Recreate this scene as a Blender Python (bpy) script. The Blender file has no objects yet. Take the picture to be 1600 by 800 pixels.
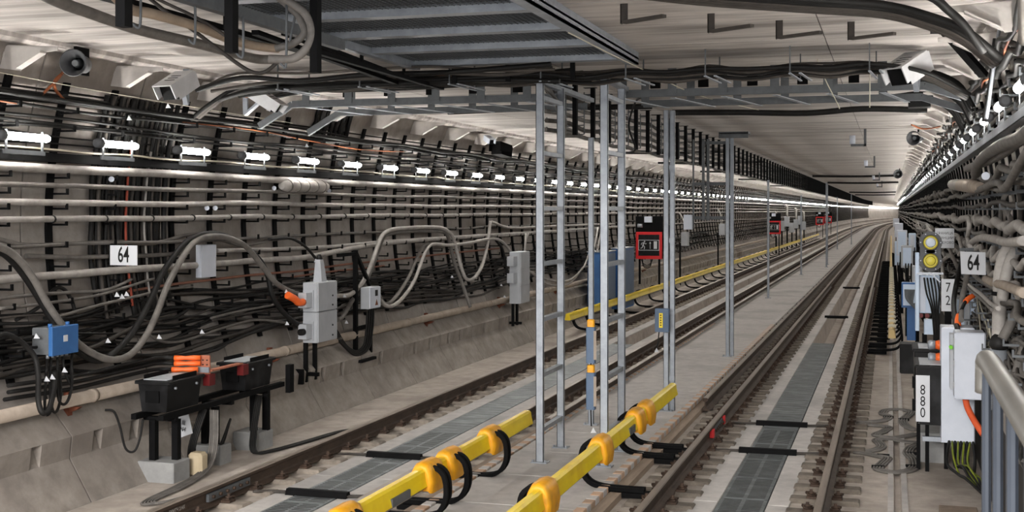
import bpy, math, random
from mathutils import Vector, Matrix
V = Vector
sc = bpy.context.scene
col = sc.collection
# ------------------------------------------------------------------ camera
cam_data = bpy.data.cameras.new('camera')
cam = bpy.data.objects.new('camera', cam_data)
col.objects.link(cam)
cam.location = (0, 0, 2.64)                      # eye height above the rail tops
cam.rotation_euler = (math.radians(90), 0, math.radians(16.888))
cam_data.sensor_width = 36
cam_data.lens = 36 * 1950 / 1600
cam_data.shift_y = -71 / 1600
cam_data.clip_start = 0.05
cam_data.clip_end = 900
cam_data.dof.use_dof = True
cam_data.dof.focus_distance = 15
cam_data.dof.aperture_fstop = 16
sc.camera = cam
# ------------------------------------------------------------------ world and added station fill
w = bpy.data.worlds.new('world'); sc.world = w; w.use_nodes = True
w.node_tree.nodes['Background'].inputs[0].default_value = (0.95, 0.97, 1.0, 1)
w.node_tree.nodes['Background'].inputs[1].default_value = 1.5
def station_fill(x, y, z, sx, sy, power, rx=0):
    d = bpy.data.lights.new('station_fill', 'AREA'); d.shape = 'RECTANGLE'
    d.size = sx; d.size_y = sy; d.energy = power; d.color = (1.0, 0.97, 0.93)
    o = bpy.data.objects.new('station_fill', d); col.objects.link(o)
    o.location = (x, y, z); o.rotation_euler = (rx, 0, 0)
# unseen area lights added behind the camera as fill for the lit station hall
for i in range(3):
    station_fill(-3.4, -3 - 5 * i, 5.2, 8, 1.2, 800, math.radians(38))
sc.view_settings.view_transform = 'Standard'
sc.view_settings.look = 'None'
sc.view_settings.gamma = 1
sc.view_settings.use_curve_mapping = False
sc.view_settings.exposure = 0.85
sc.cycles.max_bounces = 8
sc.cycles.diffuse_bounces = 4
sc.cycles.glossy_bounces = 3
LAMP = 62.0                                      # radiance of the lamp tubes

# ------------------------------------------------------------------ helpers
def lin(c):
    return tuple(((q / 255) / 12.92 if q / 255 <= 0.04045 else ((q / 255 + 0.055) / 1.055) ** 2.4) for q in c)
MATS = {}
def mat(name, c1, c2=None, scale=6, rough=0.7, metal=0.0, bump=0.0, stretch=(1, 1, 1), contrast=0.25, vary=0.0, stain=None, stain_scale=0.7, spec=0.4):
    """noise-mixed principled material in world space; colours are sRGB 0-255"""
    if name in MATS: return MATS[name]
    m = bpy.data.materials.new(name); m.use_nodes = True
    n = m.node_tree.nodes; L = m.node_tree.links
    b = n['Principled BSDF']
    b.inputs['Roughness'].default_value = rough; b.inputs['Metallic'].default_value = metal
    b.inputs['Specular IOR Level'].default_value = spec
    c1 = lin(c1) + (1,)
    if c2 is None:
        b.inputs['Base Color'].default_value = c1
        if vary: c2 = c1
    else: c2 = lin(c2) + (1,)
    if c2 is not None:
        g = n.new('ShaderNodeNewGeometry'); mp = n.new('ShaderNodeMapping'); mp.inputs['Scale'].default_value = stretch
        L.new(g.outputs['Position'], mp.inputs['Vector'])
        t = n.new('ShaderNodeTexNoise'); t.inputs['Scale'].default_value = scale; t.inputs['Detail'].default_value = 7
        t.inputs['Roughness'].default_value = 0.65
        L.new(mp.outputs[0], t.inputs['Vector'])
        r = n.new('ShaderNodeValToRGB')
        r.color_ramp.elements[0].position = 0.5 - contrast; r.color_ramp.elements[1].position = 0.5 + contrast
        r.color_ramp.elements[0].color = c1; r.color_ramp.elements[1].color = c2
        L.new(t.outputs[0], r.inputs[0]); out = r.outputs[0]
        if stain:
            t2 = n.new('ShaderNodeTexNoise'); t2.inputs['Scale'].default_value = stain_scale; t2.inputs['Detail'].default_value = 5
            L.new(mp.outputs[0], t2.inputs['Vector'])
            r2 = n.new('ShaderNodeValToRGB'); r2.color_ramp.elements[0].position = 0.5; r2.color_ramp.elements[1].position = 0.72
            r2.color_ramp.elements[1].color = (0.75, 0.75, 0.75, 1)
            L.new(t2.outputs[0], r2.inputs[0])
            mx = n.new('ShaderNodeMix'); mx.data_type = 'RGBA'
            L.new(r2.outputs[0], mx.inputs[0]); L.new(out, mx.inputs[6]); mx.inputs[7].default_value = lin(stain) + (1,)
            out = mx.outputs[2]
        if vary:
            oi = n.new('ShaderNodeObjectInfo'); mr = n.new('ShaderNodeMapRange')
            mr.inputs[3].default_value = 1 - vary; mr.inputs[4].default_value = 1 + vary
            L.new(oi.outputs['Random'], mr.inputs[0])
            mv = n.new('ShaderNodeMix'); mv.data_type = 'RGBA'; mv.blend_type = 'MULTIPLY'; mv.inputs[0].default_value = 1
            L.new(out, mv.inputs[6]); L.new(mr.outputs[0], mv.inputs[7]); out = mv.outputs[2]
        L.new(out, b.inputs['Base Color'])
        if bump:
            bp = n.new('ShaderNodeBump'); bp.inputs['Strength'].default_value = bump; bp.inputs['Distance'].default_value = 0.02
            L.new(t.outputs[0], bp.inputs['Height']); L.new(bp.outputs[0], b.inputs['Normal'])
    MATS[name] = m
    return m
def glow(name, c, s):
    m = bpy.data.materials.new(name); m.use_nodes = True; b = m.node_tree.nodes['Principled BSDF']
    b.inputs['Base Color'].default_value = lin(c) + (1,)
    b.inputs['Emission Color'].default_value = lin(c) + (1,); b.inputs['Emission Strength'].default_value = s
    MATS[name] = m; return m
CON_WALL = mat('concrete_lining', (128, 122, 117), (170, 163, 157), 5, 0.85, bump=0.25, stain=(106, 96, 88), contrast=0.3, vary=0.06)
CON_KERB = mat('concrete_kerb', (120, 113, 107), (164, 156, 148), 4, 0.85, bump=0.2, stain=(120, 112, 106), stain_scale=1.3)
CON_CEIL = mat('concrete_ceiling', (158, 152, 148), (212, 205, 199), 3, 0.85, bump=0.15, stretch=(0.35, 3, 1), stain=(110, 103, 98), stain_scale=1.1, vary=0.05)
CON_FLOOR = mat('concrete_floor', (150, 141, 133), (188, 178, 168), 5, 0.85, bump=0.2, stain=(128, 118, 109), stain_scale=1.0)
CON_SLAB = mat('concrete_walkway', (164, 160, 157), (196, 191, 187), 6, 0.8, bump=0.1, stain=(146, 142, 139), vary=0.05)
CON_DIRT = mat('concrete_dirty', (112, 97, 84), (150, 134, 118), 7, 0.9, bump=0.3)
CON_SLEEP = mat('concrete_sleeper', (108, 100, 92), (156, 146, 134), 9, 0.85, bump=0.25, vary=0.12)
CON_SLEEP2 = mat('concrete_sleeper_dark', (80, 73, 66), (122, 113, 103), 9, 0.85, bump=0.25, vary=0.15)
CON_FOOT = mat('concrete_footing', (128, 128, 128), (158, 158, 157), 5, 0.85, bump=0.1)
CON_BRKT = mat('pale_painted_bracket', (170, 165, 160), (196, 191, 186), 5, 0.7)
BACK = mat('dark_grout', (34, 31, 29), (48, 44, 41), 8, 0.9)
RAIL_TOP = mat('worn_steel', (132, 120, 110), (176, 164, 152), 8, 0.38, 0.6, stretch=(1, 0.1, 1))
RAIL = mat('rail_rust', (46, 36, 30), (82, 67, 56), 9, 0.7, 0.1, stretch=(1, 0.4, 1), bump=0.15)
CLIP = mat('fastener_rust', (44, 33, 27), (80, 62, 50), 25, 0.7, 0.2, vary=0.2)
TIMBER = mat('brown_timber', (124, 108, 94), (158, 141, 125), 5, 0.85, stretch=(4, 0.4, 4))
BRICK = mat('orange_block', (196, 160, 132), (170, 148, 130), 5, 0.85, vary=0.12)
GRATE = mat('dark_grate', (80, 86, 88), (128, 134, 135), 7, 0.45, 0.4, stretch=(1, 1.6, 1), stain=(150, 155, 158), stain_scale=3)
GRATE_BAR = mat('grate_slot', (26, 27, 28), (44, 46, 47), 8, 0.5, 0.3)
BLACK = mat('black_steel', (10, 10, 11), (18, 18, 19), 9, 0.75, 0.0, spec=0.1)
BLACK_BOX = mat('black_enamel', (12, 12, 13), (24, 24, 25), 5, 0.5, 0.0, stain=(46, 46, 48), stain_scale=4, spec=0.2)
RUBBER = mat('black_cable', (14, 13, 13), (32, 31, 30), 10, 0.6, vary=0.35, spec=0.25)
CABLE = mat('grey_brown_cable', (46, 42, 39), (76, 70, 65), 7, 0.7, vary=0.35)
CABLE_L = mat('dusty_white_cable', (128, 124, 120), (176, 171, 166), 6, 0.65, vary=0.12)
CABLE_M = mat('dusty_grey_cable', (78, 75, 72), (122, 117, 112), 6, 0.65, vary=0.18)
PIPE = mat('dusty_beige_pipe', (134, 122, 110), (168, 155, 142), 5, 0.7)
GALV = mat('galvanised_steel', (132, 137, 144), (164, 169, 176), 8, 0.45, 0.35)
GALV_D = mat('grey_primer_steel', (80, 83, 86), (102, 105, 108), 8, 0.6, 0.2)
GREY_BOX = mat('grey_cabinet_paint', (160, 163, 168), (176, 179, 184), 4, 0.45)
WHITE = mat('white_paint', (192, 198, 210), (208, 213, 224), 4, 0.45)
SIGN = mat('white_sign', (196, 198, 203), (208, 210, 214), 3, 0.5)
INK = mat('black_ink', (16, 16, 17))
YELLOW = mat('yellow_plastic', (232, 200, 16), (246, 218, 40), 5, 0.35, stain=(214, 172, 20), stain_scale=2)
YCAP = mat('orange_yellow_plastic', (222, 148, 18), (236, 174, 40), 9, 0.45, stain=(180, 130, 40), stain_scale=6)
OWIRE = mat('orange_wire', (138, 78, 46), (176, 104, 66), 6, 0.6)
ORANGE = mat('orange_sleeve', (226, 92, 34), (240, 112, 48), 6, 0.45)
COPPER = mat('copper_plate', (168, 100, 76), (196, 130, 104), 8, 0.5, 0.4)
RED = mat('red_paint', (200, 24, 30), (218, 36, 40), 5, 0.45)
DRED = mat('dark_red_paint', (78, 8, 10), (104, 16, 18), 5, 0.5)
BLUE = mat('blue_paint', (40, 84, 138), (54, 102, 158), 4, 0.45)
BLUEGREY = mat('blue_grey_paint', (72, 92, 118), (88, 108, 134), 4, 0.45)
BROWN = mat('rust_bracket', (92, 48, 32), (122, 68, 46), 9, 0.8)
RUSTPIPE = mat('rusty_bar', (126, 84, 68), (150, 106, 88), 8, 0.8)
HOUSING = mat('camera_housing', (176, 176, 178), (200, 200, 202), 5, 0.4)
HORN = mat('horn_grey', (70, 71, 74), (92, 93, 96), 5, 0.5)
CREAM = mat('cream_plastic', (186, 180, 160), (204, 198, 180), 4, 0.5)
TUBE = glow('lamp_tube', (255, 252, 246), LAMP)

class M:
    def __init__(s): s.v = []; s.f = []; s.m = []; s.sm = []
    def add(s, vs, fs, mi=0, smooth=False):
        o = len(s.v); s.v += [tuple(p) for p in vs]
        for q in fs: s.f.append(tuple(i + o for i in q)); s.m.append(mi); s.sm.append(smooth)
        return s
    def box(s, x0, x1, y0, y1, z0, z1, mi=0):
        vs = [(x, y, z) for z in (z0, z1) for y in (y0, y1) for x in (x0, x1)]
        return s.add(vs, [(0, 2, 3, 1), (4, 5, 7, 6), (0, 1, 5, 4), (2, 6, 7, 3), (0, 4, 6, 2), (1, 3, 7, 5)], mi)
    def bev(s, x0, x1, y0, y1, z0, z1, b=0.01, mi=0):
        """box with chamfered top and vertical edges"""
        def ring(i, z): return [(x0 + i, y0 + b, z), (x0 + b, y0 + i, z), (x1 - b, y0 + i, z), (x1 - i, y0 + b, z), (x1 - i, y1 - b, z), (x1 - b, y1 - i, z), (x0 + b, y1 - i, z), (x0 + i, y1 - b, z)]
        def ring2(z): return [(x0 + b, y0 + b, z), (x0 + b, y0 + b, z), (x1 - b, y0 + b, z), (x1 - b, y0 + b, z), (x1 - b, y1 - b, z), (x1 - b, y1 - b, z), (x0 + b, y1 - b, z), (x0 + b, y1 - b, z)]
        vs = ring(0, z0) + ring(0, z1 - b) + [(x0 + b, y0 + b, z1), (x1 - b, y0 + b, z1), (x1 - b, y1 - b, z1), (x0 + b, y1 - b, z1)]
        fs = [tuple(range(7, -1, -1))] + [(i, (i + 1) % 8, 8 + (i + 1) % 8, 8 + i) for i in range(8)]
        top = [16, 16, 17, 17, 18, 18, 19, 19]
        for i in range(8):
            a, c = top[i], top[(i + 1) % 8]
            fs.append((8 + i, 8 + (i + 1) % 8, c) if a == c else (8 + i, 8 + (i + 1) % 8, c, a))
        fs.append((16, 17, 18, 19))
        return s.add(vs, fs, mi)
    def bar(s, p, q, w, h, up=(0, 0, 1), mi=0):
        p, q = V(p), V(q); d = (q - p).normalized(); up = V(up)
        if abs(d.dot(up)) > 0.98: up = V((0, 1, 0)) if abs(d.y) < 0.9 else V((1, 0, 0))
        a = d.cross(up).normalized(); b = a.cross(d)
        vs = [e + a * (w / 2 * i) + b * (h / 2 * j) for e in (p, q) for i, j in ((-1, -1), (1, -1), (1, 1), (-1, 1))]
        return s.add(vs, [(3, 2, 1, 0), (4, 5, 6, 7), (0, 1, 5, 4), (1, 2, 6, 5), (2, 3, 7, 6), (3, 0, 4, 7)], mi)
    def sweep(s, pts, sec, mi=0, smooth=False, caps=True, up=(0, 0, 1)):
        """closed 2D section (a,b) swept along pts with a fixed up vector"""
        pts = [V(p) for p in pts]; n = len(sec); o = len(s.v); up = V(up)
        for i, p in enumerate(pts):
            d = (pts[min(i + 1, len(pts) - 1)] - pts[max(i - 1, 0)]).normalized()
            a = d.cross(up).normalized(); b = a.cross(d)
            s.v += [tuple(p + a * u + b * w_) for u, w_ in sec]
        for i in range(len(pts) - 1):
            for j in range(n):
                s.f.append((o + i * n + j, o + i * n + (j + 1) % n, o + (i + 1) * n + (j + 1) % n, o + (i + 1) * n + j)); s.m.append(mi); s.sm.append(smooth)
        if caps:
            s.f.append(tuple(o + j for j in range(n - 1, -1, -1))); s.m.append(mi); s.sm.append(False)
            s.f.append(tuple(o + (len(pts) - 1) * n + j for j in range(n))); s.m.append(mi); s.sm.append(False)
        return s
    def tube(s, pts, r, n=8, mi=0, caps=True):
        pts = [V(p) for p in pts]; o = len(s.v)
        rs = r if isinstance(r, (list, tuple)) else [r] * len(pts)
        d0 = (pts[1] - pts[0]).normalized()
        a = d0.cross(V((0, 0, 1)) if abs(d0.z) < 0.9 else V((1, 0, 0))).normalized()
        for i, p in enumerate(pts):
            d = (pts[min(i + 1, len(pts) - 1)] - pts[max(i - 1, 0)]).normalized()
            a = (a - d * a.dot(d)).normalized(); b = d.cross(a)
            s.v += [tuple(p + (a * math.cos(t) + b * math.sin(t)) * rs[i]) for t in (2 * math.pi * k / n for k in range(n))]
        for i in range(len(pts) - 1):
            for j in range(n):
                s.f.append((o + i * n + j, o + i * n + (j + 1) % n, o + (i + 1) * n + (j + 1) % n, o + (i + 1) * n + j)); s.m.append(mi); s.sm.append(True)
        if caps:
            s.f.append(tuple(o + j for j in range(n - 1, -1, -1))); s.m.append(mi); s.sm.append(False)
            s.f.append(tuple(o + (len(pts) - 1) * n + j for j in range(n))); s.m.append(mi); s.sm.append(False)
        return s
    def cyl(s, p, q, r, n=12, mi=0): return s.tube([p, q], r, n, mi)
    def prism(s, poly, vec, mi=0):
        vec = V(vec); n = len(poly); a = [V(p) for p in poly]; vs = a + [p + vec for p in a]
        return s.add(vs, [tuple(range(n - 1, -1, -1)), tuple(range(n, 2 * n))] + [(i, (i + 1) % n, n + (i + 1) % n, n + i) for i in range(n)], mi)
    def mesh(s, name, mats):
        me = bpy.data.meshes.new(name); me.from_pydata(s.v, [], s.f)
        for m in (mats if isinstance(mats, (list, tuple)) else [mats]): me.materials.append(m)
        me.polygons.foreach_set('use_smooth', s.sm); me.polygons.foreach_set('material_index', s.m); me.update()
        return me
    def build(s, name, mats, parent=None, label=None, cat=None, group=None, kind=None):
        if parent is not None:
            o_ = wloc(parent)
            if o_.length > 0: s.v = [(x - o_.x, y - o_.y, z - o_.z) for x, y, z in s.v]
        o = put(name, s.mesh(name, mats), parent); tag(o, label, cat, group, kind)
        return o
def wloc(o):
    l = V((0, 0, 0))
    while o is not None: l += o.location; o = o.parent
    return l
def put(name, me, parent=None, loc=(0, 0, 0), rot=None):
    o = bpy.data.objects.new(name, me); col.objects.link(o); o.location = loc
    if rot: o.rotation_euler = rot
    if parent is not None: o.parent = parent
    return o
def tag(o, label=None, cat=None, group=None, kind=None):
    if label: o['label'] = label
    if cat: o['category'] = cat
    if group: o['group'] = group
    if kind: o['kind'] = kind
    return o
def thing(name, loc, label, cat, group=None, rz=0):
    o = bpy.data.objects.new(name, None); col.objects.link(o); o.location = loc; o.rotation_euler = (0, 0, rz)
    o.empty_display_size = 0.1
    return tag(o, label, cat, group)
def copy_tree(o, loc, label=None, group=None, rz=None):
    c = o.copy(); col.objects.link(c); c.location = loc
    if rz is not None: c.rotation_euler = (0, 0, rz)
    tag(c, label, None, group)
    for ch in list(o.children):
        d = ch.copy(); col.objects.link(d); d.parent = c
        for g in list(ch.children):
            e = g.copy(); col.objects.link(e); e.parent = d
    return c
def spline(p, k=6):
    p = [V(q) for q in p]
    if len(p) < 3: return p
    q = [p[0] * 2 - p[1]] + p + [p[-1] * 2 - p[-2]]; out = []
    for i in range(1, len(q) - 2):
        a, b, c, d = q[i - 1], q[i], q[i + 1], q[i + 2]
        for j in range(k):
            t = j / k
            out.append(0.5 * ((2 * b) + (c - a) * t + (2 * a - 5 * b + 4 * c - d) * t * t + (3 * b - a - 3 * c + d) * t ** 3))
    return out + [p[-1]]
def cable(pts, r, m, label, name='cable', group=None, k=6, n=8, cat='cable', parent=None):
    return M().tube(spline(pts, k), r, n).build(name, m, parent, label, cat, group)
def text(body, parent, loc, size, m, rot=(math.pi / 2, 0, 0), sx=1.0, bold=0.0, align='CENTER', space=1.0, name='lettering', ext=0.0008):
    c = bpy.data.curves.new(name, 'FONT'); c.body = body; c.size = size; c.align_x = align; c.align_y = 'CENTER'
    c.extrude = ext; c.offset = bold; c.space_line = space; c.resolution_u = 3
    tmp = bpy.data.objects.new(name, c); col.objects.link(tmp)
    dg = bpy.context.evaluated_depsgraph_get(); dg.update()
    me = bpy.data.meshes.new_from_object(tmp.evaluated_get(dg)); bpy.data.objects.remove(tmp)
    me.materials.clear(); me.materials.append(m)
    o = put(name, me, parent, V(loc) - wloc(parent), rot); o.scale = (sx, 1, 1)
    return o
CX, CZ, RAD = -3.445, 2.5, 4.7                   # axis and inner radius of the round tunnel
ZC = 4.28                                        # underside of the ceiling slab
def arc(z, off=0.0, side=-1):
    return CX + side * math.sqrt((RAD - off) ** 2 - (z - CZ) ** 2)
def bend(y):                                     # far away the line swings gently to the right
    return 0.0 if y < 170 else (y - 170) ** 2 / 5200.0
rnd = random.Random(7)

# ================================================================== STRUCTURE
PITCH = 1.72; RING0 = 10.28 - 4 * PITCH
# ---- lining: the curved wall behind, then one panel per ring in two heights, then the kerb blocks with their pockets
def arcpts(z0, z1, n, off): return [(arc(z0 + (z1 - z0) * i / n, off), z0 + (z1 - z0) * i / n) for i in range(n + 1)]
def strip(m, prof, y0, y1, mi=0):
    n = len(prof); o = [(x, y0, z) for x, z in prof] + [(x, y1, z) for x, z in prof]
    m.add(o, [(i, n + i, n + i + 1, i + 1) for i in range(n - 1)], mi, False)
def panel_mesh(z0, z1, n, t=0.05, g=0.012):
    m = M(); pr = arcpts(z0 + g, z1 - g, n, 0.0); bk = [(x - t, z) for x, z in pr]
    y0, y1 = g, PITCH - g
    strip(m, pr, y0, y1)
    for a, b in ((y0, 1), (y1, 0)):
        vs = [(x, a, z) for x, z in pr] + [(x, a, z) for x, z in bk]; k = n + 1
        m.add(vs, [(i, i + 1, k + i + 1, k + i) if b else (k + i, k + i + 1, i + 1, i) for i in range(n)])
    for (x, z), (x2, z2) in ((pr[0], bk[0]), (pr[-1], bk[-1])):
        m.add([(x, y0, z), (x2, y0, z2), (x2, y1, z2), (x, y1, z)], [(0, 1, 2, 3)])
    return m
KERB = [(-7.33, -0.25), (-7.36, -0.12), (-7.585, 0.27), (-7.60, 0.30), (-7.665, 0.44), (-7.80, 0.745)]
def kerb_mesh(pockets):
    m = M(); g = 0.012; y0, y1 = g, PITCH - g
    pr = [(-7.30, -0.25), (-7.335, -0.15), (-7.58, 0.25), (-7.555, 0.46), (-7.80, 0.745)]
    strip(m, pr[:3], y0, y1); strip(m, pr[3:], y0, y1)
    # the steep band, with two tapering pockets
    (xa, za), (xb, zb) = pr[2], pr[3]
    ys = [y0]; 
    for c in pockets: ys += [c - 0.075, c + 0.075]
    ys.append(y1)
    for i in range(len(ys) - 1):
        a, b = ys[i], ys[i + 1]
        if i % 2 == 0:
            m.add([(xa, a, za), (xa, b, za), (xb, b, zb), (xb, a, zb)], [(0, 1, 2, 3)])
        else:
            d = 0.09
            m.add([(xa, a, za), (xa, b, za), (xb, b, zb), (xb, a, zb), (xb - d, b - 0.03, zb - 0.02), (xb - d, a + 0.05, zb - 0.02), (xa - 0.02, b, za + 0.01), (xa - 0.02, a, za + 0.01)],
                  [(7, 6, 4, 5), (0, 1, 6, 7), (1, 2, 4, 6), (3, 0, 7, 5), (2, 3, 5, 4)])
    for a in (y0, y1):
        vs = [(x, a, z) for x, z in pr] + [(-8.0, a, 0.745), (-8.0, a, -0.25)]
        m.add(vs, [tuple(range(len(vs)))])
    return m
def mirror(m):
    r = M(); r.v = [(2 * CX - x, y, z) for x, y, z in m.v]; r.f = [tuple(reversed(q)) for q in m.f]; r.m = list(m.m); r.sm = list(m.sm); return r
NEAR = 30
for side, nm in ((-1, 'wall_left'), (1, 'wall_right')):
    fx = (lambda m: m) if side < 0 else mirror
    b = M(); bp = [(x - 0.03, z) for x, z in arcpts(-0.25, 5.2, 16, 0.0)]
    if side > 0: bp = [(arc(0.745) - 0.03, z) if z < 0.745 else (x, z) for x, z in bp]
    yy = [1.5] + [20 * i for i in range(1, 9)] + [170 + 12 * i for i in range(24)]
    for a, c in zip(yy[:-1], yy[1:]):
        n = len(bp); o = [(x, a, z) for x, z in bp] + [(x, c, z) for x, z in bp]
        b.add(o, [(i, n + i, n + i + 1, i + 1) for i in range(n - 1)])
    b = fx(b); b.v = [(x + bend(y), y, z) for x, y, z in b.v]
    root = b.build(nm, BACK, kind='structure')
    pm = [fx(panel_mesh(0.745, 3.83, 9)).mesh('lining_panel', CON_WALL), fx(panel_mesh(3.83, 4.75, 4)).mesh('lining_panel', CON_WALL)]
    kms = [fx(kerb_mesh(p)).mesh('kerb_block', CON_KERB) for p in ((0.42, 1.05), (0.75,), (0.5, 1.2))]
    for k in range(NEAR):
        y = RING0 + k * PITCH
        for me in pm: put('lining_panel', me, root, (0, y, 0))
        if side < 0: put('kerb_block', kms[(k * 7 + 2) % 3], root, (0, y, 0))
    far = M(); k0 = kerb_mesh((0.5, 1.2)); p0 = panel_mesh(0.745, 3.83, 9); p1 = panel_mesh(3.83, 4.75, 3)
    for k in range(NEAR, 245):
        y = RING0 + k * PITCH
        for src in ((k0, p0, p1) if side < 0 else (p0, p1)): far.add([(p[0], p[1] + y, p[2]) for p in src.v], src.f)
    far = fx(far); far.v = [(x + bend(y), y, z) for x, y, z in far.v]
    far.build('distant_lining', CON_WALL, root, kind='stuff')
# ---- ceiling slab: strips across the tunnel with fine joints, then an added blocker closing the far end
ceil = M()
for a, c in zip(yy[:-1], yy[1:]):
    ceil.add([(-7.85 + bend(a), a, ZC + 0.012), (0.96 + bend(a), a, ZC + 0.012), (0.96 + bend(c), c, ZC + 0.012), (-7.85 + bend(c), c, ZC + 0.012)], [(0, 1, 2, 3)])
ceil = ceil.build('ceiling', BACK, kind='structure')
SLAB = 1.3
sm = M(); xs = [-7.75, -6.35, -3.62, -0.6, 0.87]; sm2 = []
for i in range(4):
    q = M(); q.box(xs[i] + 0.005, xs[i + 1] - 0.005, 0.008, SLAB - 0.008, ZC, ZC + 0.02); sm2.append(q)
sms = [q.mesh('ceiling_slab', CON_CEIL) for q in sm2]
for k in range(44):
    for q in sms: put('ceiling_slab', q, ceil, (0, 1.8 + k * SLAB, rnd.uniform(-0.004, 0.0)))
far = M()
for k in range(44, 290):
    y = 1.8 + k * SLAB
    for q in sm2: far.add([(x + bend(y), b + y, z) for x, b, z in q.v], q.f)
far.build('distant_ceiling_slabs', CON_CEIL, ceil, kind='stuff')
endw = M().add([(-8.6 + bend(446), 446, -1), (1.5 + bend(446), 446, -1), (1.5 + bend(446), 446, 5), (-8.6 + bend(446), 446, 5)], [(0, 1, 2, 3)]).build('wall_end_blocker', BACK, kind='structure')  # dark closure added to keep world light out of the open end
# ---- floor: base with troughs, then cast strips, walkway slabs, edge blocks and sleepers as pieces
R1, R2, R3, R4 = -6.24, -4.655, -2.13, -0.62
TL, TR = (R1 + R2) / 2, (R3 + R4) / 2
ZF = -0.215
fl = M()
prof = [(-7.6, -0.16), (-6.62, -0.16), (-6.60, ZF), (TL - 0.23, ZF), (TL - 0.19, ZF - 0.42), (TL + 0.19, ZF - 0.42), (TL + 0.23, ZF),
        (-4.18, ZF), (-4.16, -0.17), (-2.72, -0.17), (-2.70, ZF), (TR - 0.23, ZF), (TR - 0.19, ZF - 0.42), (TR + 0.19, ZF - 0.42), (TR + 0.23, ZF), (0.03, ZF), (0.04, ZF - 0.03), (0.09, ZF - 0.03), (0.10, ZF), (0.95, ZF)]
for a, c in zip(yy[:-1], yy[1:]):
    n = len(prof); fl.add([(x + bend(a), a, z) for x, z in prof] + [(x + bend(c), c, z) for x, z in prof], [(i, i + 1, n + i + 1, n + i) for i in range(n - 1)])
floor = fl.build('floor', CON_FLOOR, kind='structure')
# cast strips beside the troughs (a little proud, jointed)
stripm = [M().bev(TR - 0.47, TR - 0.235, 0.006, 2.994, ZF - 0.05, ZF + 0.022, 0.006).mesh('cast_strip', CON_SLAB), M().bev(TR + 0.235, TR + 0.44, 0.006, 2.994, ZF - 0.05, ZF + 0.022, 0.006).mesh('cast_strip', CON_SLAB)]
for k in range(30):
    for q in stripm:
        put('cast_strip', q, floor, (0, 6.2 + 3 * k, 0)); put('cast_strip', q, floor, (TL - TR, 6.2 + 3 * k, 0))
# walkway slabs
WL, WR = -4.10, -2.79
wm = M().bev(WL, WR, 0.006, 1.294, -0.17, -0.12, 0.006).mesh('walkway_slab', CON_SLAB)
for k in range(52): put('walkway_slab', wm, floor, (0, 6.0 + 1.3 * k, rnd.uniform(-0.003, 0.003)))
fw = M()
for k in range(52, 290): y = 6.0 + 1.3 * k; fw.box(WL + bend(y), WR + bend(y), y + 0.006, y + 1.294, -0.17, -0.12)
fw.build('distant_walkway', CON_SLAB, floor, kind='stuff')
# edge blocks in two rows, alternating orange and grey
bm = [M().bev(-0.05, 0.05, 0.004, 0.150, -0.2, -0.105, 0.006).mesh('edge_block', q) for q in (BRICK, CON_SLAB)]
for k in range(140):
    for x in (WL - 0.055, WR + 0.055): put('edge_block', bm[k % 2], floor, (x, 7.0 + 0.17 * k, 0))
fw = M()
for k in range(140, 900):
    y = 7.0 + 0.17 * k
    for x in (WL - 0.055, WR + 0.055): fw.box(x - 0.05 + bend(y), x + 0.05 + bend(y), y, y + 0.15, -0.2, -0.105)
fw.build('distant_edge_blocks', CON_SLAB, floor, kind='stuff')
# kerb beams behind the edge blocks
for x0, x1 in ((-4.34, -4.22), (-2.67, -2.55)):
    q = M()
    for a, c in zip(yy[:-1], yy[1:]):
        q.box(x0, x1, a, c - 0.01, ZF - 0.02, -0.15)
    q.v = [(x + bend(y), y, z) for x, y, z in q.v]
    q.build('edge_beam', TIMBER, floor)
for x0, x1 in ((-0.03, 0.025), (0.105, 0.16)):
    q = M()
    for a, c in zip(yy[:6], yy[1:7]): q.box(x0, x1, a, c - 0.01, ZF - 0.03, ZF + 0.012)
    q.build('gutter_edge', CON_SLAB, floor)
# trough covers: slotted grates nearer, open trough beyond
def grate_mesh():
    m = M().bev(-0.225, 0.225, 0.005, 0.995, -0.03, 0.0, 0.004)
    for c in (-0.105, 0.105):
        for j in range(16): m.box(c - 0.085, c + 0.085, 0.05 + j * 0.058, 0.05 + j * 0.058 + 0.022, 0.0, 0.0015, 1)
    return m
gm = grate_mesh().mesh('grate_plate', [GRATE, GRATE_BAR])
pm_ = M().bev(-0.225, 0.225, 0.005, 0.995, -0.03, 0.0, 0.004)
for j in range(5): pm_.box(-0.2, 0.2, 0.1 + j * 0.19, 0.11 + j * 0.19, 0.0, 0.001, 1)
pm_ = pm_.mesh('grate_plate', [GRATE, GRATE_BAR])
for k in range(20): put('grate_plate', gm if k < 9 else pm_, floor, (TR, 7.4 + k, ZF + 0.024))
for k in range(19): put('grate_plate', gm if k < 8 else pm_, floor, (TL, 7.0 + k, ZF + 0.024))
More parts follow.
